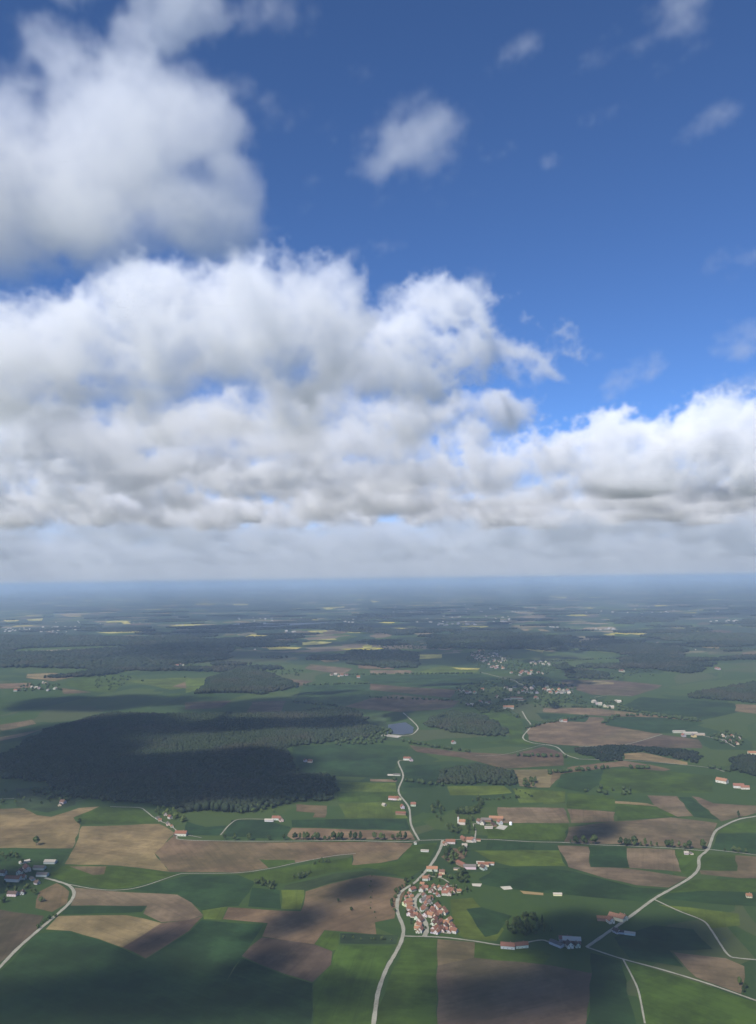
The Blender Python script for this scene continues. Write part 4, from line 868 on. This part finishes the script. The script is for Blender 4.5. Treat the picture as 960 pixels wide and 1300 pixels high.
# --- the banks seven to sixteen kilometres off
MB = [(350,622,8200,115,30),(440,610,8300,80,28),(260,650,8600,90,20),(30,545,7400,80,40),(20,640,8800,120,24),(150,600,8200,120,28),(560,600,8500,95,34),(480,640,9000,120,24),(600,560,8500,50,25),
      (640,605,9500,60,42),(690,600,9400,65,48),(780,588,9600,70,56),(850,588,9600,75,54),(720,590,9500,55,40),(930,575,9700,85,62),(1000,570,9700,85,66),(820,635,10000,200,30),(950,635,9800,130,34),(640,645,10000,130,22)]
_r = random.Random(4)
for d_, y_, rw_, rh_, st_ in ((11500, 638, 75, 32, 150), (13300, 652, 70, 26, 130), (15200, 660, 65, 24, 78)):
    for x_ in range(-90, 1060, st_): MB.append((x_+_r.uniform(-45, 45), y_+_r.uniform(-9, 6), d_+_r.uniform(-700, 700), rw_*_r.uniform(.6, 1.2), rh_*_r.uniform(.5, 1.3)))
for x_ in range(-20, 600, 90): MB.append((x_+_r.uniform(-20, 20), 613+_r.uniform(-6, 6), 10500, 85, 24, .8))
for x_ in range(60, 540, 80): MB.append((x_+_r.uniform(-20, 20), 566+_r.uniform(-7, 7), 8000, 78, 36, .8))
def f_mb(X, Y, Z, s, st):
    n = fbm(s, st, 950, 6, 51, .64); f = puffs(X, Y, Z, s, MB)*1.2 + n*.48 - .10
    return sstep(f, 0, .32)*.0052*np.clip((Z-1440-110*band(s, st, 1300, 66))/330, 0, 1)*np.clip(.75+.45*n, .2, 1.3)
# --- the broken deck out to the horizon, with a thin haze veil added to fade it
def f_far(X, Y, Z, s, st):
    n = fbm(s, st, 3000, 4, 71, .62); n2 = band(s, st, 9000, 88)*.22
    f = n*.45 + n2 - .01 - np.abs((Z-1780)/720)**2*.9
    v = sstep(Y, 9000, 26000)*sstep(2900-Z, 0, 1300)*3.2e-5 + sstep(Y, 12000, 26000)*sstep(1700-Z, 0, 900)*2.0e-5
    return sstep(f, 0, .6)*.0019*sstep(Y, 14500, 18500)*(1-.35*sstep(Y, 24000, 60000)) + v*np.ones(s, np.float32)
# --- thin scraps in the blue
WS = [(525,178,3000,66,52,.8,1.5),(500,160,3000,40,32,1,1.5),(556,160,3000,42,30,1,1.4),(482,212,3000,26,24,1,1.4),(545,202,3000,46,28,1,1.5)]
def streak(x0, y0, x1, y1, d, wd, n=5):
    for k in range(n): t = k/(n-1); q = wd*(.55+.45*math.sin(math.pi*(.15+.75*t))); WS.append((x0+(x1-x0)*t, y0+(y1-y0)*t, d-250*t, q*1.4, q*1.15, 1.0, .40))
for a in ((620,100,674,50,3200,15),(812,58,885,-8,3000,30),(742,84,782,44,3100,13),(745,153,803,124,3300,11),(868,178,940,136,3200,14),(903,337,938,311,3800,11),(778,492,834,460,5000,15),(918,442,985,412,4600,17),(902,492,985,480,5200,14),(384,264,402,226,3000,8),
          (308,105,388,165,2800,20),(300,14,400,16,2700,20),(535,398,614,340,4300,16),(478,378,512,352,4200,9),(430,330,505,312,3800,13),(690,205,716,196,3600,8),(722,470,758,452,4900,9),(930,345,975,330,3900,12),(615,200,660,180,3500,9)): streak(*a)
def f_ws(X, Y, Z, s, st):
    f = puffs(X, Y, Z, s, WS)*1.0 + fbm(s, st, 260, 5, 91, .66, False, (-.87, 1.7))*.48 - .08
    return sstep(f, 0, 1.1)*.0029
# --- heaps overhead, outside the picture; their shade lies on the fields below
def shade_spot(px, py, rw, rh, z=1620):
    g0 = gp(px, py); return (g0[0]+SUN[0]/SUN[2]*z, g0[1]+SUN[1]/SUN[2]*z, z, rw, rh)
OV = [shade_spot(100,1300,330,150),shade_spot(330,1290,170,110),shade_spot(660,1270,150,70),shade_spot(760,1200,120,55),shade_spot(860,1195,110,60),shade_spot(700,1185,80,40),shade_spot(755,1056,55,50),shade_spot(455,1128,50,60),shade_spot(375,1170,50,50),shade_spot(10,1115,90,60),
      shade_spot(330,1225,60,50),shade_spot(200,1195,50,40),shade_spot(200,985,420,280),shade_spot(60,960,380,300),shade_spot(310,975,230,230),shade_spot(370,1003,180,120),shade_spot(235,1012,230,70),shade_spot(330,897,350,250),shade_spot(120,892,480,240),shade_spot(310,925,300,130),shade_spot(415,922,220,110),shade_spot(120,930,420,300)]
def f_ov(X, Y, Z, s, st):
    e = np.full(s, -9, np.float32)
    for x, y, z, rx, ry in OV: np.maximum(e, 1-np.sqrt(((X-x)/rx)**2+((Y-y)/ry)**2+((Z-z)/(70+.2*rx))**2), out=e)
    f = e*1.3 + fbm(s, st, 420, 4, 101, .55, False)*.2
    return sstep(f, 0,   .8)*.038*np.clip((Z-1450)/60, 0, 1)
if 'noclouds' not in DBG:
    cloud('clouds', 'soft bright cloud heap seen from below in the upper corner of the sky', (-1700, 1150, 1320), (250, 3100, 2350), (12, 12, 12), f_ul)
    cloud('clouds', 'great grey-based cloud heap with bright domed top', (-4600, 3450, 1400), (1500, 8200, 2500), (15, 16, 14), f_bg)
    cloud('clouds', 'bank of white cumulus with shaded bases above the horizon', (-8300, 6700, 1400), (8300, 16500, 3000), (32, 34, 26), f_mb)
    cloud('clouds', 'broken grey cloud deck low over the horizon', (-64000, 9000, 549), (64000, 149000, 2900), (330, 420, 84), f_far, volume_material('distant_vapour', (.90, .94, .98), .005))
    cloud('clouds', 'thin torn cloud scraps in the blue sky', (-600, 1900, 1500), (2300, 5700, 3000), (17, 17, 17), f_ws)
    cloud('clouds', 'flat cloud heaps overhead that shade the fields', (-2900, -350, 1440), (600, 3400, 2000), (26, 26, 20), f_ov)
